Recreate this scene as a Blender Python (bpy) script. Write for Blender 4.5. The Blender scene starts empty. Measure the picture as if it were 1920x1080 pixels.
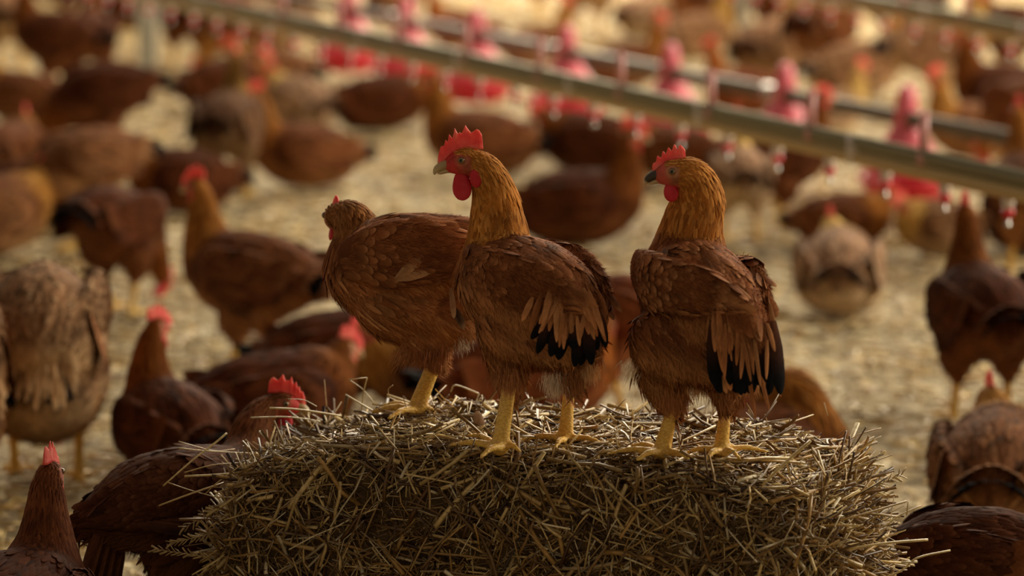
import bpy, math, random
import numpy as np
from mathutils import Vector, noise as mnoise

C = bpy.context.scene.collection
rng = np.random.default_rng(7)
random.seed(7)

# ------------------------------------------------------------------ camera
FPX = 7100.0
CAMH = 1.3
PITCH = math.atan(1035.0 / FPX)
cd = bpy.data.cameras.new('camera')
cam = bpy.data.objects.new('camera', cd)
C.objects.link(cam)
cam.location = (0, 0, CAMH)
cam.rotation_euler = (math.pi / 2 - PITCH, 0, 0)
cd.sensor_width = 36.0
cd.lens = 36.0 * FPX / 1920.0
cd.clip_start = 0.1
cd.clip_end = 200
cd.dof.use_dof = True
cd.dof.focus_distance = 4.84
cd.dof.aperture_fstop = 3.7
cd.dof.aperture_blades = 0
bpy.context.scene.camera = cam

CP, SP = math.cos(PITCH), math.sin(PITCH)
def ray(px, py):
    a = (px - 960.0) / FPX
    b = (540.0 - py) / FPX
    return np.array([a, CP + b * SP, -SP + b * CP])
def W(px, py, Y):
    d = ray(px, py)
    return np.array([0, 0, CAMH]) + d * (Y / d[1])
def FL(px, py, h=0.0):
    d = ray(px, py)
    return np.array([0, 0, CAMH]) + d * ((h - CAMH) / d[2])

# ------------------------------------------------------------------ light
wd = bpy.data.worlds.new('world')
bpy.context.scene.world = wd
wd.use_nodes = True
bg = wd.node_tree.nodes['Background']
bg.inputs[0].default_value = (1.0, 0.80, 0.60, 1)
bg.inputs[1].default_value = 0.20

def area(name, loc, target, sx, sy, power, col):
    ld = bpy.data.lights.new(name, 'AREA')
    ld.shape = 'RECTANGLE'
    ld.size, ld.size_y = sx, sy
    ld.energy = power
    ld.color = col
    o = bpy.data.objects.new(name, ld)
    C.objects.link(o)
    o.location = loc
    o.rotation_euler = (Vector(target) - Vector(loc)).to_track_quat('-Z', 'Y').to_euler()
    return o
# daylight from the open side of the barn (right, behind) and an unseen light above, added as backlight
area('side_opening_daylight', (7.5, 9.0, 3.6), (0, 8.0, 0.2), 9.0, 2.2, 820, (1.0, 0.88, 0.68))
area('overhead_backlight', (1.5, 17.5, 5.0), (0, 9.5, 0.0), 6.0, 12.0, 1550, (1.0, 0.87, 0.66))
sc = bpy.context.scene
sc.view_settings.view_transform = 'Standard'
sc.view_settings.look = 'None'
sc.view_settings.gamma = 1.0
sc.view_settings.use_curve_mapping = False
sc.view_settings.exposure = 0.0

# ------------------------------------------------------------------ materials
def mat(name, col=(.5, .5, .5), rough=.6, spec=.3, metal=0, sss=0.0, build=None):
    m = bpy.data.materials.new(name)
    m.use_nodes = True
    nt = m.node_tree
    b = nt.nodes['Principled BSDF']
    b.inputs['Base Color'].default_value = (*col, 1)
    b.inputs['Roughness'].default_value = rough
    b.inputs['Specular IOR Level'].default_value = spec
    b.inputs['Metallic'].default_value = metal
    if sss:
        b.inputs['Subsurface Weight'].default_value = sss
        b.inputs['Subsurface Radius'].default_value = (.012, .003, .002)
        b.inputs['Subsurface Scale'].default_value = 1.0
    if build:
        build(nt, b)
    return m
def N(nt, t, **kw):
    n = nt.nodes.new(t)
    for k, v in kw.items():
        setattr(n, k, v)
    return n
def mixmul(nt, a, b, fac=1.0):
    n = N(nt, 'ShaderNodeMix', data_type='RGBA', blend_type='MULTIPLY')
    n.inputs[0].default_value = fac
    nt.links.new(a, n.inputs[6]); nt.links.new(b, n.inputs[7])
    return n.outputs[2]
def ramp(nt, src, stops):
    r = N(nt, 'ShaderNodeValToRGB')
    el = r.color_ramp.elements
    while len(el) < len(stops):
        el.new(0.5)
    for e, (p, c) in zip(el, stops):
        e.position = p; e.color = (*c, 1)
    nt.links.new(src, r.inputs[0])
    return r.outputs[0]

def feather_nodes(nt, b):
    at = N(nt, 'ShaderNodeAttribute', attribute_name='Col')
    fu = N(nt, 'ShaderNodeAttribute', attribute_name='fuv')
    oi = N(nt, 'ShaderNodeObjectInfo')
    mp = N(nt, 'ShaderNodeMapping'); mp.inputs['Scale'].default_value = (3, 26, 1)
    nt.links.new(fu.outputs['Vector'], mp.inputs[0])
    ns = N(nt, 'ShaderNodeTexNoise'); ns.inputs['Scale'].default_value = 1.0; ns.inputs['Detail'].default_value = 3
    nt.links.new(mp.outputs[0], ns.inputs['Vector'])
    st = ramp(nt, ns.outputs[0], [(0.3, (.80, .78, .76)), (.7, (1.18, 1.18, 1.18))])
    c1 = mixmul(nt, at.outputs['Color'], st)
    tc = N(nt, 'ShaderNodeTexCoord')
    n2 = N(nt, 'ShaderNodeTexNoise'); n2.inputs['Scale'].default_value = 22; n2.inputs['Detail'].default_value = 3
    nt.links.new(tc.outputs['Object'], n2.inputs['Vector'])
    st2 = ramp(nt, n2.outputs[0], [(0.3, (.72, .70, .68)), (.7, (1.25, 1.25, 1.25))])
    c2 = mixmul(nt, c1, st2)
    c3 = mixmul(nt, c2, oi.outputs['Color'])
    g = N(nt, 'ShaderNodeVectorMath', operation='SCALE'); g.inputs['Scale'].default_value = 2.0
    nt.links.new(c3, g.inputs[0])
    nt.links.new(g.outputs[0], b.inputs['Base Color'])
    b.inputs['Sheen Weight'].default_value = 0.0
    b.inputs['Sheen Roughness'].default_value = 0.4
    b.inputs['Sheen Tint'].default_value = (1, .8, .6, 1)
    bp = N(nt, 'ShaderNodeBump'); bp.inputs['Strength'].default_value = 0.2; bp.inputs['Distance'].default_value = .001
    nt.links.new(ns.outputs[0], bp.inputs['Height']); nt.links.new(bp.outputs[0], b.inputs['Normal'])
M_FEATHER = mat('feather', rough=.78, spec=.07, build=feather_nodes)

def leg_nodes(nt, b):
    tc = N(nt, 'ShaderNodeTexCoord')
    mp = N(nt, 'ShaderNodeMapping'); mp.inputs['Scale'].default_value = (260, 260, 420)
    nt.links.new(tc.outputs['Object'], mp.inputs[0])
    vo = N(nt, 'ShaderNodeTexVoronoi'); vo.inputs['Scale'].default_value = 1.0
    nt.links.new(mp.outputs[0], vo.inputs['Vector'])
    ns = N(nt, 'ShaderNodeTexNoise'); ns.inputs['Scale'].default_value = 45; ns.inputs['Detail'].default_value = 3
    nt.links.new(tc.outputs['Object'], ns.inputs['Vector'])
    c1 = ramp(nt, ns.outputs[0], [(.3, (.90, .50, .10)), (.55, (.96, .64, .15)), (.8, (.94, .56, .26))])
    c2 = ramp(nt, vo.outputs['Distance'], [(.0, (1.1, 1.1, 1.1)), (.9, (.72, .66, .55))])
    nt.links.new(mixmul(nt, c1, c2), b.inputs['Base Color'])
    bp = N(nt, 'ShaderNodeBump'); bp.inputs['Strength'].default_value = 0.6; bp.inputs['Distance'].default_value = .001; bp.invert = True
    nt.links.new(vo.outputs['Distance'], bp.inputs['Height']); nt.links.new(bp.outputs[0], b.inputs['Normal'])
M_LEG = mat('leg_scales', rough=.5, spec=.35, build=leg_nodes)

def skin_nodes(base, dark, lite, sc_, attr=False):
    def f(nt, b):
        tc = N(nt, 'ShaderNodeTexCoord')
        ns = N(nt, 'ShaderNodeTexNoise'); ns.inputs['Scale'].default_value = sc_; ns.inputs['Detail'].default_value = 5
        nt.links.new(tc.outputs['Object'], ns.inputs['Vector'])
        nt.links.new(ramp(nt, ns.outputs[0], [(.3, dark), (.5, base), (.72, lite)]), b.inputs['Base Color'])
        if attr:
            at = N(nt, 'ShaderNodeAttribute', attribute_name='Col')
            nt.links.new(mixmul(nt, ramp(nt, ns.outputs[0], [(.3, dark), (.5, base), (.72, lite)]), at.outputs['Color']), b.inputs['Base Color'])
        vo = N(nt, 'ShaderNodeTexVoronoi'); vo.inputs['Scale'].default_value = 900
        nt.links.new(tc.outputs['Object'], vo.inputs['Vector'])
        bp = N(nt, 'ShaderNodeBump'); bp.inputs['Strength'].default_value = 0.5; bp.inputs['Distance'].default_value = .0006
        nt.links.new(vo.outputs['Distance'], bp.inputs['Height']); nt.links.new(bp.outputs[0], b.inputs['Normal'])
    return f
M_COMB = mat('comb_skin', rough=.5, spec=.35, sss=.25, build=skin_nodes((.90, .115, .09), (.76, .06, .055), (.95, .25, .18), 60))
M_WATTLE = mat('wattle_skin', rough=.45, spec=.4, sss=.15, build=skin_nodes((.62, .016, .03), (.50, .01, .02), (.68, .04, .05), 50))
M_FACE = mat('face_skin', rough=.6, spec=.3, build=skin_nodes((1, 1, 1), (.6, .75, .7), (1.15, 1.25, 1.3), 90, True))
M_FACE2 = mat('face_skin_pale', rough=.6, spec=.3, build=skin_nodes((1, 1, 1), (.6, .65, .6), (1.15, 1.2, 1.25), 90, True))
def beak_nodes(nt, b):
    at = N(nt, 'ShaderNodeAttribute', attribute_name='Col')
    nt.links.new(at.outputs['Color'], b.inputs['Base Color'])
M_BEAK = mat('horn_beak', rough=.38, spec=.5, build=beak_nodes)
M_EYE = mat('eye', rough=.08, spec=.6, build=beak_nodes)
def straw_nodes(nt, b):
    at = N(nt, 'ShaderNodeAttribute', attribute_name='Col')
    tc = N(nt, 'ShaderNodeTexCoord')
    ns = N(nt, 'ShaderNodeTexNoise'); ns.inputs['Scale'].default_value = 160; ns.inputs['Detail'].default_value = 2
    nt.links.new(tc.outputs['Object'], ns.inputs['Vector'])
    nt.links.new(mixmul(nt, at.outputs['Color'], ramp(nt, ns.outputs[0], [(.3, (.72, .70, .64)), (.7, (1.15, 1.15, 1.15))])), b.inputs['Base Color'])
M_STRAW = mat('straw', rough=.36, spec=.55, build=straw_nodes)
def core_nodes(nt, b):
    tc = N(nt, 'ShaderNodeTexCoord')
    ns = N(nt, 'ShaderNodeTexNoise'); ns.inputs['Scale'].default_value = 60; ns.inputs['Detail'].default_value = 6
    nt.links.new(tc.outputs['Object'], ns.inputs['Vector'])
    nt.links.new(ramp(nt, ns.outputs[0], [(.3, (.05, .03, .014)), (.7, (.16, .10, .045))]), b.inputs['Base Color'])  # very dark brown: shade of the deep gaps put into the core colour
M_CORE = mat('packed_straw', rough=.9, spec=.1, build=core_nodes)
def floor_nodes(nt, b):
    tc = N(nt, 'ShaderNodeTexCoord')
    n1 = N(nt, 'ShaderNodeTexNoise'); n1.inputs['Scale'].default_value = 3.2; n1.inputs['Detail'].default_value = 6
    n2 = N(nt, 'ShaderNodeTexNoise'); n2.inputs['Scale'].default_value = 15; n2.inputs['Detail'].default_value = 6; n2.inputs['Roughness'].default_value = .7
    for n in (n1, n2):
        nt.links.new(tc.outputs['Object'], n.inputs['Vector'])
    c1 = ramp(nt, n1.outputs[0], [(.3, (.38, .30, .18)), (.65, (.68, .59, .41))])
    c2 = ramp(nt, n2.outputs[0], [(.32, (.34, .30, .25)), (.48, (.90, .87, .82)), (.62, (1.30, 1.30, 1.28))])
    nt.links.new(mixmul(nt, c1, c2), b.inputs['Base Color'])
    bp = N(nt, 'ShaderNodeBump'); bp.inputs['Strength'].default_value = 1.0; bp.inputs['Distance'].default_value = .04
    nt.links.new(n2.outputs[0], bp.inputs['Height']); nt.links.new(bp.outputs[0], b.inputs['Normal'])
M_FLOOR = mat('litter_floor', rough=.85, spec=.15, build=floor_nodes)
M_RED = mat('red_plastic', (.72, .025, .05), .28, .5)
M_PINK = mat('pink_red_plastic', (.80, .15, .20), .30, .6)  # base lightened towards pink: broad highlights put into the colour
M_CLIP = mat('pale_pink_plastic', (.74, .36, .34), .35, .5)
M_PIPE = mat('galvanised_pipe', (.16, .135, .10), .38, .5, .3)
M_RAIL = mat('aluminium_rail', (.25, .235, .15), .45, .5, .4)
M_TAN = mat('ochre_water_pipe', (.58, .42, .19), .42, .45)
M_WHITE = mat('white_plastic', (.75, .68, .60), .3, .5)
M_STEEL = mat('steel_pin', (.6, .58, .55), .25, .5, .9)
M_POST = mat('grey_post', (.42, .41, .33), .5, .4)
M_TWINE = mat('blue_twine', (.012, .02, .06), .5, .3)
M_FEED = mat('feed', (.45, .3, .14), .9, .1)

# ------------------------------------------------------------------ mesh helpers
def new_mesh(name, V, F, mats, cols=None, fuv=None, mi=None, smooth=True, nr=None):
    """F: list of face index arrays (each ndarray m x k)"""
    me = bpy.data.meshes.new(name)
    V = np.asarray(V, dtype=np.float32)
    Fs = [np.asarray(f, dtype=np.int32) for f in F if len(f)]
    tot = np.concatenate([np.full(len(f), f.shape[1], np.int32) for f in Fs])
    li = np.concatenate([f.ravel() for f in Fs])
    st = np.concatenate([[0], np.cumsum(tot)[:-1]]).astype(np.int32)
    me.vertices.add(len(V)); me.vertices.foreach_set('co', V.ravel())
    me.loops.add(len(li)); me.loops.foreach_set('vertex_index', li)
    me.polygons.add(len(tot)); me.polygons.foreach_set('loop_start', st)
    me.polygons.foreach_set('use_smooth', np.full(len(tot), smooth))
    for m in mats:
        me.materials.append(m)
    if mi is not None:
        me.polygons.foreach_set('material_index', np.asarray(mi, np.int32))
    if cols is not None:
        a = me.attributes.new('Col', 'FLOAT_COLOR', 'POINT')
        c4 = np.ones((len(V), 4), np.float32); c4[:, :3] = cols
        a.data.foreach_set('color', c4.ravel())
    if fuv is not None:
        a = me.attributes.new('fuv', 'FLOAT_VECTOR', 'POINT')
        a.data.foreach_set('vector', np.asarray(fuv, np.float32).ravel())
    me.update(calc_edges=True)
    if nr is not None:
        me.normals_split_custom_set_from_vertices(np.asarray(nr, np.float32))
    return me
def link(name, me, parent=None, loc=None):
    o = bpy.data.objects.new(name, me)
    C.objects.link(o)
    if parent is not None:
        o.parent = parent
    if loc is not None:
        o.location = loc
    return o
def tag(o, label=None, cat=None, group=None, kind=None):
    if label: o['label'] = label
    if cat: o['category'] = cat
    if group: o['group'] = group
    if kind: o['kind'] = kind
    return o
def empty(name, loc, rz=0.0):
    o = bpy.data.objects.new(name, None)
    C.objects.link(o)
    o.location = tuple(loc); o.rotation_euler = (0, 0, rz)
    o.empty_display_size = .05
    return o
class MB:
    """collects vertices and faces"""
    def __init__(s): s.V = []; s.F4 = []; s.F3 = []; s.C = []; s.n = 0
    def add(s, V, F, col=(1, 1, 1)):
        V = np.asarray(V, float); F = np.asarray(F, int)
        s.V.append(V)
        (s.F4 if F.shape[1] == 4 else s.F3).append(F + s.n)
        cc = np.asarray(col, float)
        s.C.append(np.broadcast_to(cc, (len(V), 3)) if cc.ndim == 1 else cc)
        s.n += len(V)
    def box(s, c, d, col=(1, 1, 1)):
        c = np.array(c, float); d = np.array(d, float) / 2
        v = [c + d * np.array([x, y, z]) for x in (-1, 1) for y in (-1, 1) for z in (-1, 1)]
        s.add(v, [(0, 1, 3, 2), (4, 6, 7, 5), (0, 4, 5, 1), (2, 3, 7, 6), (0, 2, 6, 4), (1, 5, 7, 3)], col)
    def tube(s, pts, rad, k=10, col=(1, 1, 1), flat=1.0, side=None):
        pts = np.array(pts, float); n = len(pts)
        rad = np.broadcast_to(np.asarray(rad, float), (n,))
        T = np.gradient(pts, axis=0); T /= np.linalg.norm(T, axis=1)[:, None] + 1e-9
        sd = np.array([0, 0, 1.0]) if side is None else np.array(side, float)
        if abs(T[0] @ sd) > .95: sd = np.array([1.0, 0.1, 0])
        A = np.cross(T, sd); A /= np.linalg.norm(A, axis=1)[:, None]
        B = np.cross(A, T)
        ang = np.arange(k) / k * 2 * math.pi
        V = pts[:, None] + rad[:, None, None] * (np.cos(ang)[None, :, None] * A[:, None] + flat * np.sin(ang)[None, :, None] * B[:, None])
        V = V.reshape(-1, 3)
        F = [(i * k + j, i * k + (j + 1) % k, (i + 1) * k + (j + 1) % k, (i + 1) * k + j) for i in range(n - 1) for j in range(k)]
        V = np.vstack([V, pts[0], pts[-1]])
        F3 = [(n * k, (j + 1) % k, j) for j in range(k)] + [(n * k + 1, (n - 1) * k + j, (n - 1) * k + (j + 1) % k) for j in range(k)]
        base = s.n
        cc = np.asarray(col, float)
        if cc.ndim == 2: cc = np.vstack([np.repeat(cc, k, axis=0), cc[:1], cc[-1:]])
        s.add(V, F, cc)
        s.F3.append(np.array(F3) + base)
    def lathe(s, prof, c=(0, 0, 0), k=28, col=(1, 1, 1)):
        prof = np.array(prof, float); n = len(prof)
        ang = np.arange(k) / k * 2 * math.pi
        V = np.stack([prof[:, 0][:, None] * np.cos(ang), prof[:, 0][:, None] * np.sin(ang), np.repeat(prof[:, 1][:, None], k, 1)], -1).reshape(-1, 3) + np.array(c)
        F = [(i * k + j, i * k + (j + 1) % k, (i + 1) * k + (j + 1) % k, (i + 1) * k + j) for i in range(n - 1) for j in range(k)]
        s.add(V, F, col)
    def ellip(s, c, r, fr=None, col=(1, 1, 1), colf=None):
        V, F = ICO3
        V2 = V * np.array(r)
        if fr is not None: V2 = V2 @ np.array(fr)
        s.add(V2 + np.array(c), F, col if colf is None else colf(V))
    def build(s, name, mats, parent=None, smooth=True):
        V = np.vstack(s.V)
        F = []
        if s.F4: F.append(np.vstack(s.F4))
        if s.F3: F.append(np.vstack(s.F3))
        me = new_mesh(name, V, F, mats if isinstance(mats, list) else [mats], np.vstack(s.C), smooth=smooth)
        return link(name, me, parent)
import bmesh
def ico(sub):
    bm = bmesh.new(); bmesh.ops.create_icosphere(bm, subdivisions=sub, radius=1)
    V = np.array([v.co[:] for v in bm.verts]); F = np.array([[v.index for v in f.verts] for f in bm.faces]); bm.free()
    return V, F
ICO2 = ico(2); ICO3 = ico(3)

def spline(P, k=6):
    P = np.array(P, float)
    if len(P) < 3:
        t = np.linspace(0, 1, k * 2)[:, None]
        return P[0] * (1 - t) + P[-1] * t
    Q = np.vstack([2 * P[0] - P[1], P, 2 * P[-1] - P[-2]])
    out = []
    for i in range(1, len(Q) - 2):
        for t in np.arange(k) / k:
            a, b, c, d = Q[i - 1], Q[i], Q[i + 1], Q[i + 2]
            out.append(.5 * ((2 * b) + (c - a) * t + (2 * a - 5 * b + 4 * c - d) * t * t + (3 * b - a - 3 * c + d) * t ** 3))
    out.append(Q[-2])
    return np.array(out)

def nrm(v):
    v = np.asarray(v, float)
    return v / (np.linalg.norm(v, axis=-1, keepdims=True) + 1e-12)

def remesh(V, F, voxel):
    me = new_mesh('tmp', V, [F], [])
    o = bpy.data.objects.new('tmp', me); C.objects.link(o)
    m = o.modifiers.new('r', 'REMESH'); m.mode = 'VOXEL'; m.voxel_size = voxel
    dg = bpy.context.evaluated_depsgraph_get()
    ev = o.evaluated_get(dg); m2 = ev.to_mesh()
    v = np.empty(len(m2.vertices) * 3, np.float32); m2.vertices.foreach_get('co', v)
    f = np.empty(len(m2.loops), np.int32); m2.loops.foreach_get('vertex_index', f)
    v = v.reshape(-1, 3).astype(float); f = f.reshape(-1, 4)
    ev.to_mesh_clear()
    bpy.data.objects.remove(o); bpy.data.meshes.remove(me)
    return v, f
def smooth(V, F, it, w=None, lam=.6):
    e = np.vstack([F[:, [0, 1]], F[:, [1, 2]], F[:, [2, 3]], F[:, [3, 0]]])
    for _ in range(it):
        S = np.zeros_like(V); cnt = np.zeros(len(V))
        for a, b in ((0, 1), (1, 0)):
            for k in range(3):
                S[:, k] += np.bincount(e[:, a], V[e[:, b], k], len(V))
            cnt += np.bincount(e[:, a], minlength=len(V))
        D = (S / cnt[:, None] - V) * lam
        if w is not None: D *= w[:, None]
        V = V + D
    return V
def face_frames(V, F):
    a, b, c, d = (V[F[:, i]] for i in range(4))
    n = np.cross(c - a, d - b)
    ar = np.linalg.norm(n, axis=1) / 2
    return (a, b, c, d), n / (2 * ar[:, None] + 1e-12), ar
def vnormals(V, F):
    _, n, ar = face_frames(V, F)
    out = np.zeros_like(V)
    for i in range(4):
        for k in range(3):
            out[:, k] += np.bincount(F[:, i], n[:, k] * ar, len(V))
    return nrm(out)
def sample(V, F, n, rg, minsp=0.0, ok=None):
    q, fn, ar = face_frames(V, F)
    vn = vnormals(V, F)
    if ok is not None: ar = ar * ok
    m = int(n * (4 if minsp else 1))
    idx = rg.choice(len(F), m, p=ar / ar.sum())
    u, v = rg.random((2, m, 1))
    P = (1 - u) * (1 - v) * q[0][idx] + u * (1 - v) * q[1][idx] + u * v * q[2][idx] + (1 - u) * v * q[3][idx]
    Nn = nrm(vn[F[idx]].mean(1))
    if minsp:
        grid = {}; keep = []
        inv = 1 / minsp
        K = np.floor(P * inv).astype(int)
        for i in range(m):
            k = tuple(K[i]); bad = False
            for dx in (-1, 0, 1):
                for dy in (-1, 0, 1):
                    for dz in (-1, 0, 1):
                        j = grid.get((k[0] + dx, k[1] + dy, k[2] + dz))
                        if j is not None and np.abs(P[i] - P[j]).max() < minsp and ((P[i] - P[j]) ** 2).sum() < minsp * minsp:
                            bad = True; break
                    if bad: break
                if bad: break
            if not bad:
                grid[k] = i; keep.append(i)
                if len(keep) >= n: break
        P, Nn = P[keep], Nn[keep]
    return P, Nn

# ------------------------------------------------------------------ feathers
def feathers(P, Nn, D, L, Wd, ca, cb, ctip, rg, lift=.06, bend=.10, point=.0, rows=6, curl=.25):
    """one curved feather vane per sample, returned as vertices/faces/colours"""
    n = len(P)
    Nn = nrm(Nn); D = nrm(D - (D * Nn).sum(1)[:, None] * Nn)
    S = np.cross(Nn, D)
    L = np.broadcast_to(L, (n,)); Wd = np.broadcast_to(Wd, (n,)); point = np.broadcast_to(point, (n,))
    t = 1 - (1 - np.linspace(0, 1, rows)) ** 1.55
    prof_r = np.sqrt(np.clip(1 - np.clip((t - .62) / .38, 0, 1) ** 2, 0, 1)) * (.45 + .55 * np.clip(t / .35, 0, 1))
    prof_p = np.clip(1 - np.clip((t - .25) / .75, 0, 1) ** 1.3, 0, 1) * (.4 + .6 * np.clip(t / .25, 0, 1))
    w = (prof_r[None] * (1 - point[:, None]) + prof_p[None] * point[:, None]) * Wd[:, None] * .5
    w[:, -1] = Wd * .05
    lf = (lift * t[None] - bend * t[None] ** 2) * L[:, None] + .0012
    ctr = P[:, None] + D[:, None] * (L[:, None] * t[None])[..., None] + Nn[:, None] * lf[..., None]
    sag = -curl * w
    left = ctr - S[:, None] * w[..., None] + Nn[:, None] * sag[..., None]
    right = ctr + S[:, None] * w[..., None] + Nn[:, None] * sag[..., None]
    V = np.stack([left, ctr, right], 2)              # n, rows, 3, 3
    base = np.arange(n)[:, None, None] * rows * 3
    r = np.arange(rows - 1)[None, :, None] * 3
    c = np.arange(2)[None, None, :]
    q = base + r + c
    F = np.stack([q, q + 3, q + 4, q + 1], -1).reshape(-1, 4)
    tt = np.clip((t - .0) / .75, 0, 1)[None, :, None]
    ca, cb, ctip = (np.broadcast_to(x, (n, 3)) for x in (ca, cb, ctip))
    col = ca[:, None] * (1 - tt) + cb[:, None] * tt
    te = np.clip((t - .72) / .2, 0, 1)[None, :, None]
    col = col * (1 - te) + ctip[:, None] * te
    col = np.repeat(col[:, :, None], 3, 2)
    col[:, :, 0] = col[:, :, 0] * .65 + ctip[:, None] * .35
    col[:, :, 2] = col[:, :, 2] * .65 + ctip[:, None] * .35
    col *= (rg.uniform(.84, 1.14, (n, 1, 1, 1)))
    fu = np.zeros((n, rows, 3, 3))
    fu[..., 0] = t[None, :, None] * .5 + np.array([.3, 0, .3])[None, None, :]
    fu[..., 1] = np.array([-1, 0, 1])[None, None, :] * .1 + t[None, :, None] * .9
    fu[..., 2] = rg.uniform(0, 100, (n, 1, 1))
    q_ = np.array([-1, 0, 1.0])[None, None, :, None]
    nr = np.broadcast_to(Nn[:, None, None] + S[:, None, None] * q_ * .42 + D[:, None, None] * (t[None, :, None, None] - .45) * .45, V.shape)
    return V.reshape(-1, 3), F, col.reshape(-1, 3), fu.reshape(-1, 3), nrm(nr.reshape(-1, 3))
def strands(P, Nn, D, L, wd, col, rg, out=.22):
    """fluff: thin tapering down barbs"""
    n = len(P)
    D = nrm(nrm(D) + Nn * rg.uniform(.0, out, (n, 1)) + rg.normal(0, .15, (n, 3)))
    g = np.array([0, 0, -1.0]) * rg.uniform(.0, .5, (n, 1))
    S = nrm(np.cross(D, Nn + rg.normal(0, .3, (n, 3))))
    L = np.broadcast_to(L, (n,))[:, None]
    a = P - Nn * .001
    b = P + D * L * .5
    c = b + nrm(D + g) * L * .5
    V = np.stack([a - S * wd, a + S * wd, b - S * wd * .7, b + S * wd * .7, c], 1)
    i = np.arange(n)[:, None] * 5
    F4 = i + np.array([0, 1, 3, 2]); F3 = i + np.array([2, 3, 4])
    cc = np.repeat((col * rg.uniform(.86, 1.16, (n, 1)))[:, None], 5, 1)
    cc[:, 2:] *= 1.1
    return V.reshape(-1, 3), F4, F3, cc.reshape(-1, 3), np.repeat(nrm(Nn + D * .15), 5, axis=0)

PAL = dict(neck=(.46, .180, .032), neck2=(.58, .265, .062), back=(.20, .068, .024), back2=(.26, .098, .036),
           belly=(.45, .205, .078), belly2=(.52, .265, .112), tip=(.36, .165, .070), dark=(.10, .036, .016),
           black=(.006, .0065, .008), face=0)

def lerp(a, b, t):
    t = np.asarray(t)[..., None]
    return np.asarray(a) * (1 - t) + np.asarray(b) * t
def sstep(a, b, x):
    t = np.clip((x - a) / (b - a), 0, 1)
    return t * t * (3 - 2 * t)

def ell_chain(ch, hd, k=6):
    """list of oriented ellipsoids along a chain of (x,y,z,r_side,r_up)"""
    S = spline(ch, k)
    T = nrm(np.gradient(S[:, :3], axis=0))
    side = nrm(np.array([-hd[1], hd[0], 0.0]))
    out_v, out_f, n = [], [], 0
    V, F = ICO2
    for p, t in zip(S, T):
        t2 = t - side * (t @ side)
        if np.linalg.norm(t2) < .2: t2 = np.array([hd[0], hd[1], 0.0])
        t2 = nrm(t2); up = nrm(np.cross(side, t2)) * -1
        rt = (p[3] + p[4]) * .45
        out_v.append(p[:3] + V[:, :1] * rt * t2 + V[:, 1:2] * p[3] * side + V[:, 2:3] * p[4] * up)
        out_f.append(F + n); n += len(V)
    return out_v, out_f, n, S, T

def rchain(ch, k=5):
    S = spline(ch, k); V, F = ICO2; vv = []; ff = []; n = 0
    for p in S:
        vv.append(p[:3] + V * p[3]); ff.append(F + n); n += len(V)
    return vv, ff, n, S

class Acc:
    def __init__(s): s.N=[]; s.V=[]; s.F4=[]; s.F3=[]; s.C=[]; s.U=[]; s.M4=[]; s.n=0; s.M3=[]
    def add(s, V, F4, C_, U=None, Nr=None, F3=None, mi=0):
        s.V.append(V); s.N.append(Nr); s.C.append(C_); s.U.append(U if U is not None else np.zeros_like(V))
        if F4 is not None: s.F4.append(F4 + s.n); s.M4.append(np.broadcast_to(mi, (len(F4),)))
        if F3 is not None: s.F3.append(F3 + s.n); s.M3.append(np.zeros(len(F3)))
        s.n += len(V)
    def mesh(s, name, mats):
        F = []; M = []
        if s.F4: F.append(np.vstack(s.F4)); M.append(np.concatenate(s.M4))
        if s.F3: F.append(np.vstack(s.F3)); M.append(np.concatenate(s.M3))
        nr = np.vstack(s.N) if all(x is not None for x in s.N) else None
        return new_mesh(name, np.vstack(s.V), F, mats, np.vstack(s.C), np.vstack(s.U), np.concatenate(M), nr=nr)

def hframe(f, up=(0, 0, 1)):
    f = nrm(np.array(f, float)); s = nrm(np.cross(up, f)); u = np.cross(f, s)
    return f, s, u

COMB_MID = [(-.0285, .017), (-.0287, .028), (-.026, .034), (-.0225, .0362), (-.0185, .0335), (-.015, .0322), (-.012, .037), (-.0088, .0428),
            (-.0065, .038), (-.0035, .0325), (-.0005, .0345), (.001, .032), (.003, .036), (.0047, .0405), (.0065, .034), (.009, .0275),
            (.0115, .032), (.0127, .033), (.014, .028), (.0157, .0235), (.0175, .0265), (.0182, .026), (.020, .020), (.0225, .0185), (.0243, .0190), (.0262, .0145),
            (.0285, .009), (.0300, .0025), (.0305, -.001)]
COMB_RIGHT = [(-.0180, .017), (-.0187, .023), (-.0165, .027), (-.0125, .0315), (-.0102, .0300), (-.009, .0245), (-.0065, .031), (-.0045, .0325), (-.003, .029),
              (-.001, .0235), (.0015, .028), (.0033, .0288), (.005, .024), (.0065, .0205), (.009, .0245), (.0105, .0240), (.012, .018), (.0135, .0165), (.0165, .0195), (.0178, .0180), (.0190, .0115),
              (.0222, .0105), (.024, .008), (.0245, .000)]
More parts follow.
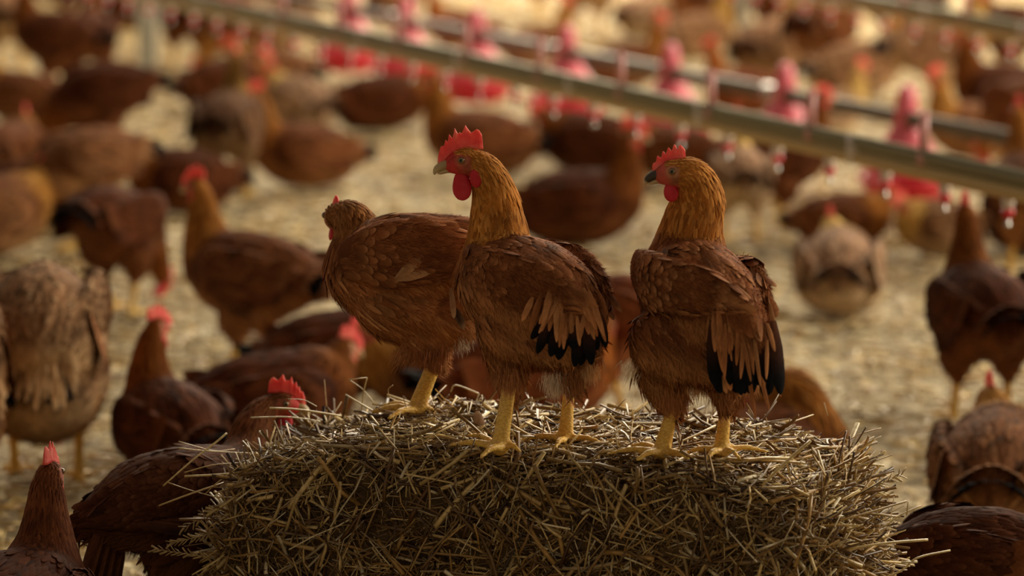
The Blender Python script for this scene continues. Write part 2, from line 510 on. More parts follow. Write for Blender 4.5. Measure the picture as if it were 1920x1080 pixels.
def make_comb(prof, sc_=1.0, lean=0.0, th=.0042):
    prof = np.array(prof, float) * sc_
    a0, a1 = prof[0, 0], prof[-1, 0]
    m = 90; a = np.linspace(a0, a1, m)
    top = np.interp(a, prof[:, 0], prof[:, 1])
    R = .0175
    base = R * np.sqrt(np.clip(1 - (a / (.034 * max(sc_, .8))) ** 2, 0.0, 1)) - .004
    base = np.interp(a, [-.03, -.02, -.008, .004, .014, .021, .026, .031], [.010, .0115, .0128, .0118, .0072, .0015, -.004, -.0065])
    base = np.minimum(base, top - .0015)
    rows = 7
    s = np.linspace(0, 1, rows)
    B = base[:, None] * (1 - s) + top[:, None] * s
    h = (top - base)[:, None]
    tk = th * (1 - .72 * s[None] ** .7) * np.clip(h / .008, .35, 1)
    tk = tk * (.5 + .5 * np.clip(np.minimum(a - a0, a1 - a) / .004, 0, 1))[:, None]
    tk[:, -1] *= .25
    y = lean * B * np.sin(a * 150)[:, None]
    A = np.repeat(a[:, None], rows, 1)
    V1 = np.stack([A, y + tk / 1, B], -1).reshape(-1, 3); V2 = np.stack([A, y - tk / 1, B], -1).reshape(-1, 3)
    F = []
    for i in range(m - 1):
        for j in range(rows - 1):
            q = i * rows + j
            F.append((q, q + 1, q + rows + 1, q + rows)); o = m * rows
            F.append((q + o, q + rows + o, q + rows + 1 + o, q + 1 + o))
        q = i * rows + rows - 1; F.append((q, q + o, q + rows + o, q + rows))
        q = i * rows; F.append((q, q + rows, q + rows + o, q + o))
    for j in range(rows - 1):
        F.append((j, j + o, j + 1 + o, j + 1)); q = (m - 1) * rows + j; F.append((q, q + 1, q + 1 + o, q + o))
    return np.vstack([V1, V2]), np.array(F)

def build_hen(sp, seed, lod=1.0, pal=PAL, voxel=.005, fluff=0):
    """returns list of (part_name, mesh) in the hen's own space"""
    rg = np.random.default_rng(seed)
    hd = nrm(np.array(sp.get('hd', (1, 0, 0)), float))
    VV, FF, n = [], [], 0
    kd = sp.get('k', 6)
    def put(v, f, m):
        nonlocal n
        VV.extend(v); FF.extend([x + n for x in f]); n += m
    v, f, m, S, T = ell_chain(sp['trunk'], hd, kd); put(v, f, m)
    blobs = [(np.array(b[:3]), b[3:]) for b in sp.get('blobs', [])]
    for c, r in blobs:
        r = np.array(r if len(r) == 3 else [r[0]] * 3)
        put([c + ICO3[0] * r], [ICO3[1]], len(ICO3[0]))
    H = np.array(sp['H'], float); f_, s_, u_ = hframe(sp['f'], sp.get('hup', (0, 0, 1)))
    put([H + ICO3[0][:, :1] * .0235 * f_ + ICO3[0][:, 1:2] * .0185 * s_ + ICO3[0][:, 2:3] * .0185 * u_], [ICO3[1]], len(ICO3[0]))
    put([H + f_ * .016 - u_ * .002 + ICO3[0] * .0125], [ICO3[1]], len(ICO3[0]))
    th = []
    for c in sp.get('thighs', []):
        v, f, m, S2 = rchain(c); put(v, f, m); th.append(S2)
    lg = []
    for c in sp.get('legs', []):
        v, f, m, S2 = rchain(c, 7); put(v, f, m); lg.append(S2)
    V, F = remesh(np.vstack(VV), np.vstack(FF), voxel)
    # which region does each vertex belong to
    def dist(P, Sx):
        d = np.linalg.norm(P[:, None] - Sx[None, :, :3], axis=2)
        return d
    def legmask(P):
        if not lg: return np.zeros(len(P), bool)
        L_ = np.vstack(lg); d = dist(P, L_) - L_[None, :, 3]
        o = dist(P, S) - (S[None, :, 3:5].max(-1))
        ms = d.min(1) < .0035
        if th:
            Tt = np.vstack(th); ot = (dist(P, Tt) - Tt[None, :, 3]).min(1)
            ms &= ~(ot < d.min(1) - .001)
        ms &= o.min(1) > -.002
        return ms
    lm = legmask(V)
    V = smooth(V, F, 3 + int(.012 / voxel), np.where(lm, .12, 1.0))
    # chain lookups
    u_of = np.linspace(0, 1, len(S))
    def lookup(P):
        d = dist(P, S) / (S[None, :, 3] + .01)
        i = d.argmin(1)
        return u_of[i], -T[i], S[i, :3]
    un = sp.get('u_neck', .55)
    def regcol(P, Nn):
        u, d, c = lookup(P)
        up = Nn[:, 2]
        lo = sstep(.35, -.35, up)
        body = lerp(pal['back'], pal['belly'], lo)
        body = np.where((rg.random(len(P)) < .35)[:, None], lerp(pal['back2'], pal['belly2'], lo), body)
        nk = np.where((rg.random(len(P)) < .45)[:, None], np.array(pal['neck2']), np.array(pal['neck']))
        tN = sstep(un - .06, un + .06, u)
        return lerp_arr(body, nk, tN), u, d, tN, lo
    def lerp_arr(a, b, t): return a * (1 - t[:, None]) + b * t[:, None]
    def facemask(P):
        r = P - H; a = r @ f_; b = r @ u_; c = np.abs(r @ s_)
        return (np.linalg.norm(r, axis=1) < .036) & (a > -.008 + .004 * sp.get('fm', 0)) & (b < .0105 + .004 * (a > .012)) & (b > -.024)
    vn = vnormals(V, F)
    bc, uV, dV, tN, lo = regcol(V, vn); loV = lo
    bc = bc * lerp_arr(np.full((len(V), 3), .8), np.full((len(V), 3), .95), lo)
    fcn = V[F].mean(1)
    fm = facemask(fcn); flm = lm[F].mean(1) > .5
    mi = np.where(flm, 1, np.where(fm, 2, 0))
    rV = V - H
    red = np.maximum(sstep(-.002, .016, rV @ f_), sstep(.004, .010, rV @ u_) * sstep(-.004, .006, rV @ f_))
    red = np.maximum(red, sstep(-.010, -.018, rV @ u_) * .8)
    ring = np.exp(-((np.linalg.norm((rV - f_ * .004 - u_ * .0035) - ((rV @ s_)[:, None] * s_), axis=1) - .0065) / .002) ** 2)
    skin = lerp_arr(np.broadcast_to(np.array((.36, .13, .05) if pal['face'] else (.40, .085, .04)), V.shape), np.broadcast_to(np.array((.58, .10, .06) if pal['face'] else (.62, .045, .035)), V.shape), red)
    skin = lerp_arr(skin, np.broadcast_to(np.array((.55, .26, .12)), V.shape), ring * (.8 if pal['face'] else .35))
    fmv = facemask(V)
    bc = np.where((fmv & ~lm)[:, None], skin, bc)
    acc = Acc()
    acc.add(V, F, bc, None, vn, None, mi)
    okF = (~flm & ~fm).astype(float)
    grav = np.array([0, 0, -1.0])
    def flow(P, Nn, u, d, tN, lo):
        D = d * (1.0) + grav * (.15 + .75 * lo * (1 - tN) + .25 * tN)[:, None] + rg.normal(0, .12, P.shape)
        return D
    fz = sp.get('fluff_z', -1)
    def zsoft(P): return sstep(fz + .012, fz - .012, P[:, 2]) if fz > 0 else np.zeros(len(P))
    softF = np.maximum(sstep(.55, .95, lo[F].mean(1)), zsoft(fcn))
    # body feathers
    nb = int(2300 * lod)
    P, Nn = sample(V, F, nb, rg, minsp=.0115 / math.sqrt(lod), ok=okF * (uV[F].mean(1) < un + .10) * (1 - .80 * softF))
    cc, u, d, t_, lo = regcol(P, Nn)
    L = rg.uniform(.019, .038, len(P)) * (1 - .35 * t_) * sp.get('flen', 1); Wd = rg.uniform(.009, .017, len(P)) * (1 - .3 * t_)
    cc = cc * np.where(rg.random(len(P)) < .09, .42, rg.uniform(.82, 1.18, len(P)))[:, None]
    tip = lerp_arr(cc, np.broadcast_to(np.array(pal['tip']), cc.shape), rg.uniform(.1, .8, len(P)))
    soft = np.maximum(sstep(.35, .9, lo), zsoft(P)) * (1 - t_)
    Wd = Wd * (1 - .55 * soft)
    r = feathers(P, Nn, flow(P, Nn, u, d, t_, lo), L, Wd, cc * .72, cc, tip, rg, lift=.09, bend=.14, point=np.clip(rg.uniform(.15, .7, len(P)) + .4 * soft, 0, 1))
    acc.add(*r)
    # neck hackles: narrow, pointed, overlapping
    nn = int(1900 * lod)
    P, Nn = sample(V, F, nn, rg, minsp=.0056 / math.sqrt(lod), ok=okF * (uV[F].mean(1) > un - .06))
    cc, u, d, t_, lo = regcol(P, Nn)
    dh = np.linalg.norm(P - H, axis=1)
    k = sstep(.018, .085, dh)
    L = (.007 + .028 * k) * rg.uniform(.8, 1.2, len(P)); Wd = (.0032 + .0045 * k)
    dk = lerp_arr(cc, cc * np.array([.55, .5, .5]), k * (rg.random(len(P)) < .35))
    r = feathers(P, Nn, flow(P, Nn, u, d, t_, lo), L, Wd, dk * .75, dk, cc * 1.12, rg, lift=.11, bend=.13, point=.8)
    acc.add(*r)
    # fluff
    if fluff:
        wgt = okF * np.maximum(lo_face(V, F, vn, uV, un), softF)
        P, Nn = sample(V, F, fluff, rg, ok=wgt)
        cc, u, d, t_, lo = regcol(P, Nn)
        v, f4, f3, c, nq = strands(P, Nn, flow(P, Nn, u, d, t_, lo), rg.uniform(.008, .017, len(P)) * (1 - .4 * t_), .00034, cc * 1.05, rg)
        acc.add(v, f4, c, None, nq, f3)
    for (c0, dr, ln, cnt, col_) in sp.get('tufts', []):
        P = np.array(c0) + rg.normal(0, .0065, (cnt, 3)); Nn = nrm(rg.normal(0, .35, (cnt, 3)) + np.array([0, -1, .5]))
        v, f4, f3, c, nq = strands(P, Nn, np.broadcast_to(np.array(dr, float), P.shape), rg.uniform(.5, 1.1, cnt) * ln, .0004, np.broadcast_to(np.array(col_), P.shape), rg, .5)
        acc.add(v, f4, c, None, nq, f3)
    for x in sp.get('loose', []):   # individually placed feathers
        (p0, nn_, dd, L_, w_, c0, c1, c2) = x[:8]
        kw = x[8] if len(x) > 8 else {}
        r = feathers(np.array([p0]), np.array([nn_], float), np.array([dd], float), np.array([L_]), np.array([w_]), np.array([c0]), np.array([c1]), np.array([c2]), rg, rows=9, **kw)
        acc.add(*r)
    parts = [('body', acc.mesh('body', [M_FEATHER, M_LEG, M_FACE2 if pal['face'] else M_FACE]))]
    # wings
    for w in sp.get('wings', []):
        v, f, m, S2, T2 = ell_chain(w['chain'], w.get('hd', hd), 6)
        Vw, Fw = remesh(np.vstack(v), np.vstack(f), max(voxel, .004))
        Vw = smooth(Vw, Fw, 4)
        vn2 = vnormals(Vw, Fw)
        a2 = Acc()
        base = np.broadcast_to(np.array(pal['back']) * .6, Vw.shape)
        a2.add(Vw, Fw, base, None, vn2)
        out = np.array(w['out'], float)
        dirv = nrm(S2[-1, :3] - S2[0, :3]) if 'dir' not in w else nrm(np.array(w['dir'], float))
        vis = ((vn2[Fw].mean(1) @ nrm(out) > -.02) & (vn2[Fw].mean(1) @ dirv > -.55) & (vn2[Fw].mean(1) @ dirv < .5)).astype(float)
        nw = int(520 * lod)
        P, Nn = sample(Vw, Fw, nw, rg, minsp=.0105 / math.sqrt(lod), ok=vis)
        t2 = ((P - S2[0, :3]) @ dirv) / (np.linalg.norm(S2[-1, :3] - S2[0, :3]) + 1e-6)
        cb = np.where((rg.random(len(P)) < .5)[:, None], np.array(pal['back']), np.array(pal['back2']))
        cb = cb * np.where(rg.random(len(P)) < .08, .4, rg.uniform(.75, 1.2, len(P)))[:, None]
        lowr = sstep(.3, -.5, Nn[:, 2])
        cb = lerp_arr(cb, np.broadcast_to(np.array(pal.get('wingpale', pal['tip'])), cb.shape), lowr * w.get('pale', .45))
        L = rg.uniform(.032, .046, len(P)) * (.75 + .4 * np.clip(t2, 0, 1)); Wd = rg.uniform(.011, .019, len(P))
        D = dirv + rg.normal(0, .11, P.shape)
        tipc = lerp_arr(cb, np.broadcast_to(np.array(pal['tip']) * 1.1, cb.shape), rg.uniform(.2, .95, len(P)))
        a2.add(*feathers(P, Nn, D, L, Wd, cb * .75, cb, tipc, rg, lift=.09, bend=.11, point=.2))
        if fluff:
            P, Nn = sample(Vw, Fw, int(fluff * .16), rg, ok=vis)
            cb = np.where((rg.random(len(P)) < .5)[:, None], np.array(pal['back']), np.array(pal['back2'])) * rg.uniform(.7, 1.5, (len(P), 1))
            v, f4, f3, c, nq = strands(P + Nn * .0025, Nn, dirv + rg.normal(0, .15, P.shape), rg.uniform(.008, .020, len(P)), .00032, cb, rg, .12)
            a2.add(v, f4, c, None, nq, f3)
        for (p0, nn_, dd, L_, w_, c0, c1, c2) in w.get('flight', []):
            r = feathers(np.array([p0]), np.array([nn_], float), np.array([dd], float), np.array([L_]), np.array([w_]), np.array([c0]), np.array([c1]), np.array([c2]), rg, rows=9, bend=.06, lift=.04)
            a2.add(*r)
        parts.append(('wing', a2.mesh('wing', [M_FEATHER])))
    # tail
    tl = sp.get('tail')
    if tl:
        a3 = Acc()
        for (p0, nn_, dd, L_, w_, c0, c1, c2) in tl:
            pt = .25 if L_ < .07 else 0.0
            r = feathers(np.array([p0]), np.array([nn_], float), np.array([dd], float), np.array([L_]), np.array([w_]), np.array([c0]), np.array([c1]), np.array([c2]), rg, rows=9, bend=.10, lift=.06, point=pt)
            a3.add(*r)
        parts.append(('tail', a3.mesh('tail', [M_FEATHER])))
    # head parts
    FR = np.array([f_, s_, u_])
    eo = sp.get('eye', (.004, .0035))
    cv, cf = make_comb(sp.get('comb', COMB_MID), sp.get('comb_s', 1.0), sp.get('comb_lean', .02))
    co = H + f_ * (eo[0]) + u_ * eo[1]
    parts.append(('comb', new_mesh('comb', cv @ FR + co, [cf], [M_COMB])))
    wl, ww = sp.get('wattle', (.019, .0135))
    for sg in (-1, 1):
        V0, F0 = ICO3
        tz = (V0[:, 2] + 1) / 2
        v = V0 * np.array([ww, .0032, wl]) * np.stack([.65 + .38 * (1 - tz), 1 + 0 * tz, 1 + 0 * tz], 1)
        v[:, 1] += sg * (.0075 - .002 * V0[:, 2])
        v = v @ FR + co + f_ * (ww * .15 + .001) - u_ * (wl + .0135)
        parts.append(('wattle', new_mesh('wattle', v, [F0], [M_WATTLE])))
        if sp.get('ear', 0):
            e = sp['ear']
            v = V0 * np.array([.0075, .003, .012]) * e
            v = v @ FR + co - f_ * .0155 - u_ * .024 + s_ * sg * .0175
            parts.append(('ear_lobe', new_mesh('ear_lobe', v, [F0], [M_WATTLE])))
        # eye: eyeball with iris and pupil, and a skin ring
        dr = np.array([.25, sg * 1.0, .05]); dr /= np.linalg.norm(dr)
        cs = V0 @ dr
        ec = np.where((cs > .86)[:, None], np.array([.004, .003, .003]), np.where((cs > .60)[:, None], np.array([.28, .19, .06]), np.array([.12, .05, .03])))
        yo = sg * sp.get('eye_y', .0152)
        v = V0 * .0046 + np.array([0, yo, 0])
        parts.append(('eye', new_mesh('eye', v @ FR + co, [F0], [M_EYE], ec)))
    mb = MB()
    bl = sp.get('beak', .034)
    P0 = [(.016, 0, -.0045), (.022, 0, -.005), (bl * .86, 0, -.0085), (bl * .97, 0, -.0125), (bl, 0, -.0165)]
    Sx = spline(np.array(P0), 5); R = np.interp(np.linspace(0, 1, len(Sx)), [0, .3, .7, .9, 1], [.0088, .0075, .0042, .0022, .0006])
    tcol = np.linspace(0, 1, len(Sx))
    dk = sp.get('beak_dark', .0)
    bcx = lerp(lerp(np.array([.42, .27, .12]), np.array([.05, .035, .02]), dk), (.62, .47, .24), sstep(.15 + .5 * dk, .8, tcol))
    mb.tube(Sx @ FR + co, R, 12, bcx, flat=.85, side=u_)
    P1 = [(.015, 0, -.0115), (.022, 0, -.0125), (bl * .80, 0, -.0145), (bl * .9, 0, -.0150)]
    Sx = spline(np.array(P1), 4); R = np.interp(np.linspace(0, 1, len(Sx)), [0, .5, 1], [.0062, .0045, .0008])
    mb.tube(Sx @ FR + co, R, 10, lerp((.50, .33, .14), (.65, .5, .26), np.linspace(0, 1, len(Sx))), flat=.7, side=u_)
    F = [np.vstack(mb.F4), np.vstack(mb.F3)]
    parts.append(('beak', new_mesh('beak', np.vstack(mb.V), F, [M_BEAK], np.vstack(mb.C))))
    return parts
def lo_face(V, F, vn, uV, un):
    z = vn[F].mean(1)[:, 2]; u = uV[F].mean(1)
    return sstep(.75, -.1, z) * .85 + .25

def place_hen(parts, loc, rz, label, group='hens in the flock on the barn floor', tint=(.5, .5, .5), sc_=1.0, name='hen'):
    r = empty(name, loc, rz)
    r.scale = (sc_,) * 3
    tag(r, label, 'hen', group)
    for nm, me in parts:
        o = link(nm, me, r)
        o.color = (*tint, 1)
    return r

B_ = PAL['black']; TN = PAL['tip']; BK = PAL['back']; BK2 = PAL['back2']
def jit(v, s): return tuple(np.array(v) + rng.normal(0, s, 3))

# canonical poses, facing +X, standing on z=0 -------------------------------------------------
def pose(kind):
    lie = kind in ('lie', 'tuck', 'rest', 'lielook')
    dz = -.115 if lie else 0
    tr = [(-.175, 0, .195, .018, .022), (-.13, 0, .212, .048, .05), (-.06, 0, .215, .085, .085), (.02, 0, .215, .094, .094), (.075, 0, .235, .072, .078)]
    if kind in ('alert', 'lie'):
        tr += [(.105, 0, .285, .045, .05), (.112, 0, .33, .031, .037), (.118, 0, .37, .024, .027), (.130, 0, .388, .02, .02)]
        H, f = (.130, 0, .390), (1, 0, -.1)
    elif kind == 'look':      # head turned to its left
        tr += [(.100, 0, .285, .047, .05), (.105, 0, .33, .034, .037), (.108, .008, .37, .027, .027), (.110, .018, .388, .02, .02)]
        H, f = (.110, .020, .390), (.1, 1, -.05)
    elif kind == 'lielook':
        tr += [(.100, 0, .285, .047, .05), (.103, 0, .33, .034, .037), (.106, -.008, .37, .027, .027), (.108, -.018, .388, .02, .02)]
        H, f = (.110, -.020, .390), (.25, -1, -.05)
    elif kind == 'rest':
        tr += [(.110, .01, .262, .045, .046), (.128, .015, .288, .030, .032), (.140, .02, .300, .022, .022)]
        H, f = (.142, .02, .300), (1, .3, -.35)
    elif kind == 'peck':
        tr = [(-.165, 0, .245, .018, .022), (-.12, 0, .25, .048, .05), (-.055, 0, .232, .085, .085), (.02, 0, .21, .092, .092), (.08, 0, .19, .068, .07),
              (.125, 0, .155, .042, .045), (.152, 0, .115, .031, .034), (.172, 0, .08, .024, .026), (.182, 0, .064, .02, .02)]
        H, f = (.185, 0, .06), (.55, 0, -.83)
    elif kind == 'tuck':
        tr += [(.085, .0, .27, .05, .05), (.065, .03, .315, .040, .040), (.02, .045, .318, .034, .032), (-.005, .05, .312, .024, .024)]
        H, f = (-.008, .052, .310), (-.9, .2, -.3)
    tr = [(a, b, c + dz, d, e) for a, b, c, d, e in tr]
    H = (H[0], H[1], H[2] + dz)
    hup = (0, 0, 1) if kind != 'peck' else (.83, 0, .55)
    sp = dict(trunk=tr, H=H, f=f, hup=hup, u_neck=.56)
    zt = tr[2][2]
    if not lie:
        sp['thighs'] = [[(-.015, s * .045, .165, .055), (.005, s * .05, .125, .034), (-.005, s * .05, .098, .019)] for s in (-1, 1)]
        lg = []
        for s in (-1, 1):
            y = s * .05
            ox = .03 * s if kind == 'peck' else .012 * s
            lg.append([(-.005, y, .105, .0125), (.0 + ox * .3, y, .065, .0085), (.006 + ox, y, .02, .0092), (.01 + ox, y, .012, .010)])
            x0 = .01 + ox
            for an, ln in ((-.5, .055), (0, .068), (.5, .055), (math.pi - .3 * s, .028)):
                e = (x0 + math.cos(an) * ln, y + math.sin(an) * ln)
                lg.append([(x0, y, .011, .0085), ((x0 + e[0]) / 2, (y + e[1]) / 2, .012, .0065), (e[0], e[1], .005, .0038)])
        sp['legs'] = lg
    else:
        sp['blobs'] = [(-.03, 0, .07, .13, .10, .068)]
    W_ = []
    for s in (-1, 1):
        ch = [(.07, s * .072, zt + .018, .016, .04), (.02, s * .088, zt + .012, .018, .058), (-.06, s * .082, zt + .010, .017, .052), (-.125, s * .052, zt + .012, .012, .03)]
        fl = []
        for i in range(9):
            p0 = (-.03 - .006 * i, s * (.096 - .002 * i), zt - .030 + .008 * i)
            fl.append((p0, (0, s, .25), (-1, -s * .22, -.12 + .03 * i), .105 - .003 * i, .019, BK, BK2, TN if i > 2 else PAL['dark']))
        W_.append(dict(chain=ch, out=(0, s, .4), flight=fl))
    sp['wings'] = W_
    tl = []
    zr = tr[1][2]; x0 = tr[1][0]
    for i in range(12):
        a = (i - 5.5) / 5.5
        tl.append(((x0 - .02, .018 * a, zr + .012), (.25, a * .8, 1), (-1, a * .45, -.75 - .1 * abs(a)), .080, .022, PAL['dark'], B_, B_))
    for i in range(16):
        a = (i - 7.5) / 7.5
        tl.append(((x0 + .012, .03 * a, zr + .030 - .012 * abs(a)), (.25, a, 1), (-1, a * .42, -.60 - .1 * abs(a)), .070 + .02 * rng.random(), .016, BK, BK2, TN))
    sp['tail'] = tl
    return sp

# ------------------------------------------------------------------ floor
def build_floor():
    nx, ny = 120, 200
    xs = np.linspace(-7, 7, nx); ys = np.linspace(1.5, 30, ny)
    X, Y = np.meshgrid(xs, ys)
    Z = .010 * np.sin(X * 3.1 + np.cos(Y * 2.3) * 2) * np.sin(Y * 2.7) - .012
    V = np.stack([X, Y, Z], -1).reshape(-1, 3)
    i = np.arange(ny - 1)[:, None] * nx + np.arange(nx - 1)[None]
    F = np.stack([i, i + 1, i + nx + 1, i + nx], -1).reshape(-1, 4)
    o = link('floor', new_mesh('floor', V, [F], [M_FLOOR]))
    tag(o, kind='structure')
build_floor()

# ------------------------------------------------------------------ straw
def straw_cols(n, rg, warm=1.0):
    t = rg.random(n)
    a = np.array([.74, .54, .23]); b = np.array([.46, .27, .08]); c = np.array([.88, .76, .50]); d = np.array([.20, .11, .04])
    r = np.where((t < .45)[:, None], a, np.where((t < .72)[:, None], b, np.where((t < .88)[:, None], c, d)))
    return r * rg.uniform(.7, 1.15, (n, 1))
def straws(P, D, L, R, col, rg, kink=.12, flat=.45, segs=3):
    """bent flattened stalks, four-sided tubes"""
    n = len(P)
    D = nrm(D)
    R = np.broadcast_to(R, (n,))
    A = nrm(np.cross(D, rg.normal(0, 1, (n, 3))))
    pts = np.zeros((n, segs + 1, 3))
    pts[:, 0] = P
    d = D.copy()
    for i in range(segs):
        pts[:, i + 1] = pts[:, i] + d * (L / segs)[:, None]
        big = (rg.random(n) < .12)[:, None]
        d = nrm(d + rg.normal(0, 1, (n, 3)) * np.where(big, kink * 4, kink))
    B = nrm(np.cross(D, A))
    ang = np.arange(4) / 4 * 2 * math.pi
    rr = R[:, None, None, None]
    V = pts[:, :, None] + rr * (np.cos(ang)[None, None, :, None] * A[:, None, None] + flat * np.sin(ang)[None, None, :, None] * B[:, None, None])
    m = (segs + 1) * 4
    base = np.arange(n)[:, None, None] * m
    i = np.arange(segs)[None, :, None] * 4; j = np.arange(4)[None, None, :]
    q0 = base + i + j; q1 = base + i + (j + 1) % 4
    F = np.stack([q0, q1, q1 + 4, q0 + 4], -1).reshape(-1, 4)
    e0 = base[:, 0] + np.array([3, 2, 1, 0]); e1 = base[:, 0] + segs * 4 + np.array([0, 1, 2, 3])
    F = np.vstack([F, e0, e1])
    return V.reshape(-1, 3), F, np.repeat(col, m, axis=0)

# bale: a rounded block turned a little, its right end nearer to the camera
BTOP = .40
BROT = math.radians(-19)
BC = np.array([.062, 4.862, 0.0])
BA, BB = .375, .190
BU = np.array([math.cos(BROT), math.sin(BROT), 0]); BV = np.array([-math.sin(BROT), math.cos(BROT), 0])
def build_bale():
    rg = np.random.default_rng(11)
    root = empty('straw_bale', BC)
    tag(root, 'loose straw bale in the middle foreground with three hens standing on it', 'straw bale')
    bm = bmesh.new(); bmesh.ops.create_cube(bm, size=2.0)
    bmesh.ops.subdivide_edges(bm, edges=bm.edges[:], cuts=39, use_grid_fill=True)
    q = np.array([v.co[:] for v in bm.verts]); F = np.array([[v.index for v in f.verts] for f in bm.faces]); bm.free()
    dims = np.array([BA, BB, BTOP / 2]); r = .045
    p = q * dims; inner = np.clip(p, -(dims - r), dims - r); d = p - inner
    p = inner + r * nrm(d)
    p[:, 2] += BTOP / 2
    top = sstep(.15, .4, p[:, 2])
    # slumped right end, slightly raised back edge, bulging front
    p[:, 2] -= top * .050 * sstep(.20, .46, p[:, 0])
    p[:, 2] -= top * .040 * sstep(-.18, -.39, p[:, 0])
    p[:, 2] -= top * .010 * sstep(.08, .2, p[:, 1])
    p[:, 0] += np.sign(p[:, 0]) * .060 * sstep(.38, .24, p[:, 2]) * sstep(.3, .45, np.abs(p[:, 0]))
    p[:, 0] += -.05 * sstep(.0, .2, p[:, 1]) * sstep(.3, .45, p[:, 0]) 
    for i in range(len(p)):
        v = Vector(p[i] * 14)
        p[i] += np.array(mnoise.noise_vector(v)) * .010 * (1 if abs(p[i][2] - BTOP) > .03 else .35)
    p[:, 2] = np.maximum(p[:, 2], .0)
    V = p[:, :1] * BU + p[:, 1:2] * BV + np.array([0, 0, 1]) * p[:, 2:3]
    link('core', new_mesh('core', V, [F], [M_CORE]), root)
    # loose straw over every face
    _, fn, ar = face_frames(V, F)
    zc = V[F].mean(1)[:, 2]
    wv = np.where(fn[:, 2] < -.5, 0, np.where(zc < .12, .12, 1.0)) * np.where(fn @ BV > .6, .35, 1)
    out = Acc()
    def emit(n, L0, L1, R0, R1, off0, off1, tilt, flt=.45, colm=1.0, seg=3, kink=.12, w=wv):
        P, Nn = sample(V, F, n, rg, ok=w)
        isend = np.abs(Nn @ BU)
        T = rg.normal(0, 1, (n, 3)); T -= (T * Nn).sum(1)[:, None] * Nn; T = nrm(T)
        top = Nn[:, 2] > .6
        T[top, 2] *= .25
        front = (Nn @ BV < -.5)
        # stalks on the ends point outwards, the ones on the front hang in every direction
        tl = rg.uniform(-.08, tilt, (n, 1)) * np.where(top, .45, 1.0)[:, None]
        D = T + Nn * tl + (isend > .6)[:, None] * Nn * rg.uniform(.0, 1.2, (n, 1))
        D = nrm(D)
        L = rg.uniform(L0, L1, n) * np.where(front | top, 1, .8)
        P = P + Nn * rg.uniform(off0, off1, (n, 1)) - D * (L * .4)[:, None]
        dk = np.where(rg.random(n) < .5, rg.uniform(.2, .65, n), 1.0) * colm  # a share of the stalks darkened, gap shade put into their colour
        v, f, c = straws(P, D, L, rg.uniform(R0, R1, n), straw_cols(n, rg) * dk[:, None] ** np.array([1.0, 1.22, 1.5]), rg, flat=flt, segs=seg, kink=kink)
        out.add(v, f, c)
    emit(13000, .012, .035, .0007, .0016, -.010, .002, .35, seg=2)
    emit(6500, .03, .075, .0010, .0023, -.010, .007, .45, kink=.16)
    emit(4500, .02, .07, .0004, .0010, -.006, .010, .6, kink=.35)
    emit(2600, .05, .11, .0012, .0032, -.002, .014, .40)
    topw = wv * (fn[:, 2] > .5)
    emit(7000, .008, .028, .0008, .0018, .000, .008, .9, seg=2, w=topw)
    emit(700, .02, .05, .0012, .0024, .002, .010, .9, flt=.3, w=topw)
    endw = wv * (np.abs(fn @ BU) > .6)
    emit(2200, .05, .12, .0011, .0022, .0, .012, 1.0, w=endw)
    me = out.mesh('loose_straw', [M_STRAW, M_STRAW, M_STRAW])
    tag(link('loose_straw', me, root), kind='stuff')
    # long single stalks that stick out of the sides, read off the photograph and given their own depth
    out = Acc()
    def stalk(pix, Y, r=.0018, col=(.70, .50, .20), flat=.5):
        pts = np.array([W(x, y, Y + dy) - BC for x, y, dy in pix])
        mb = MB(); mb.tube(spline(pts, 4) if len(pts) > 2 else pts, r, 6, col, flat=flat)
        f4 = np.vstack(mb.F4)
        out.add(np.vstack(mb.V), f4, np.vstack(mb.C), None, None, np.vstack(mb.F3))
    G1 = (.74, .56, .24); G2 = (.60, .42, .17); G3 = (.82, .70, .42)
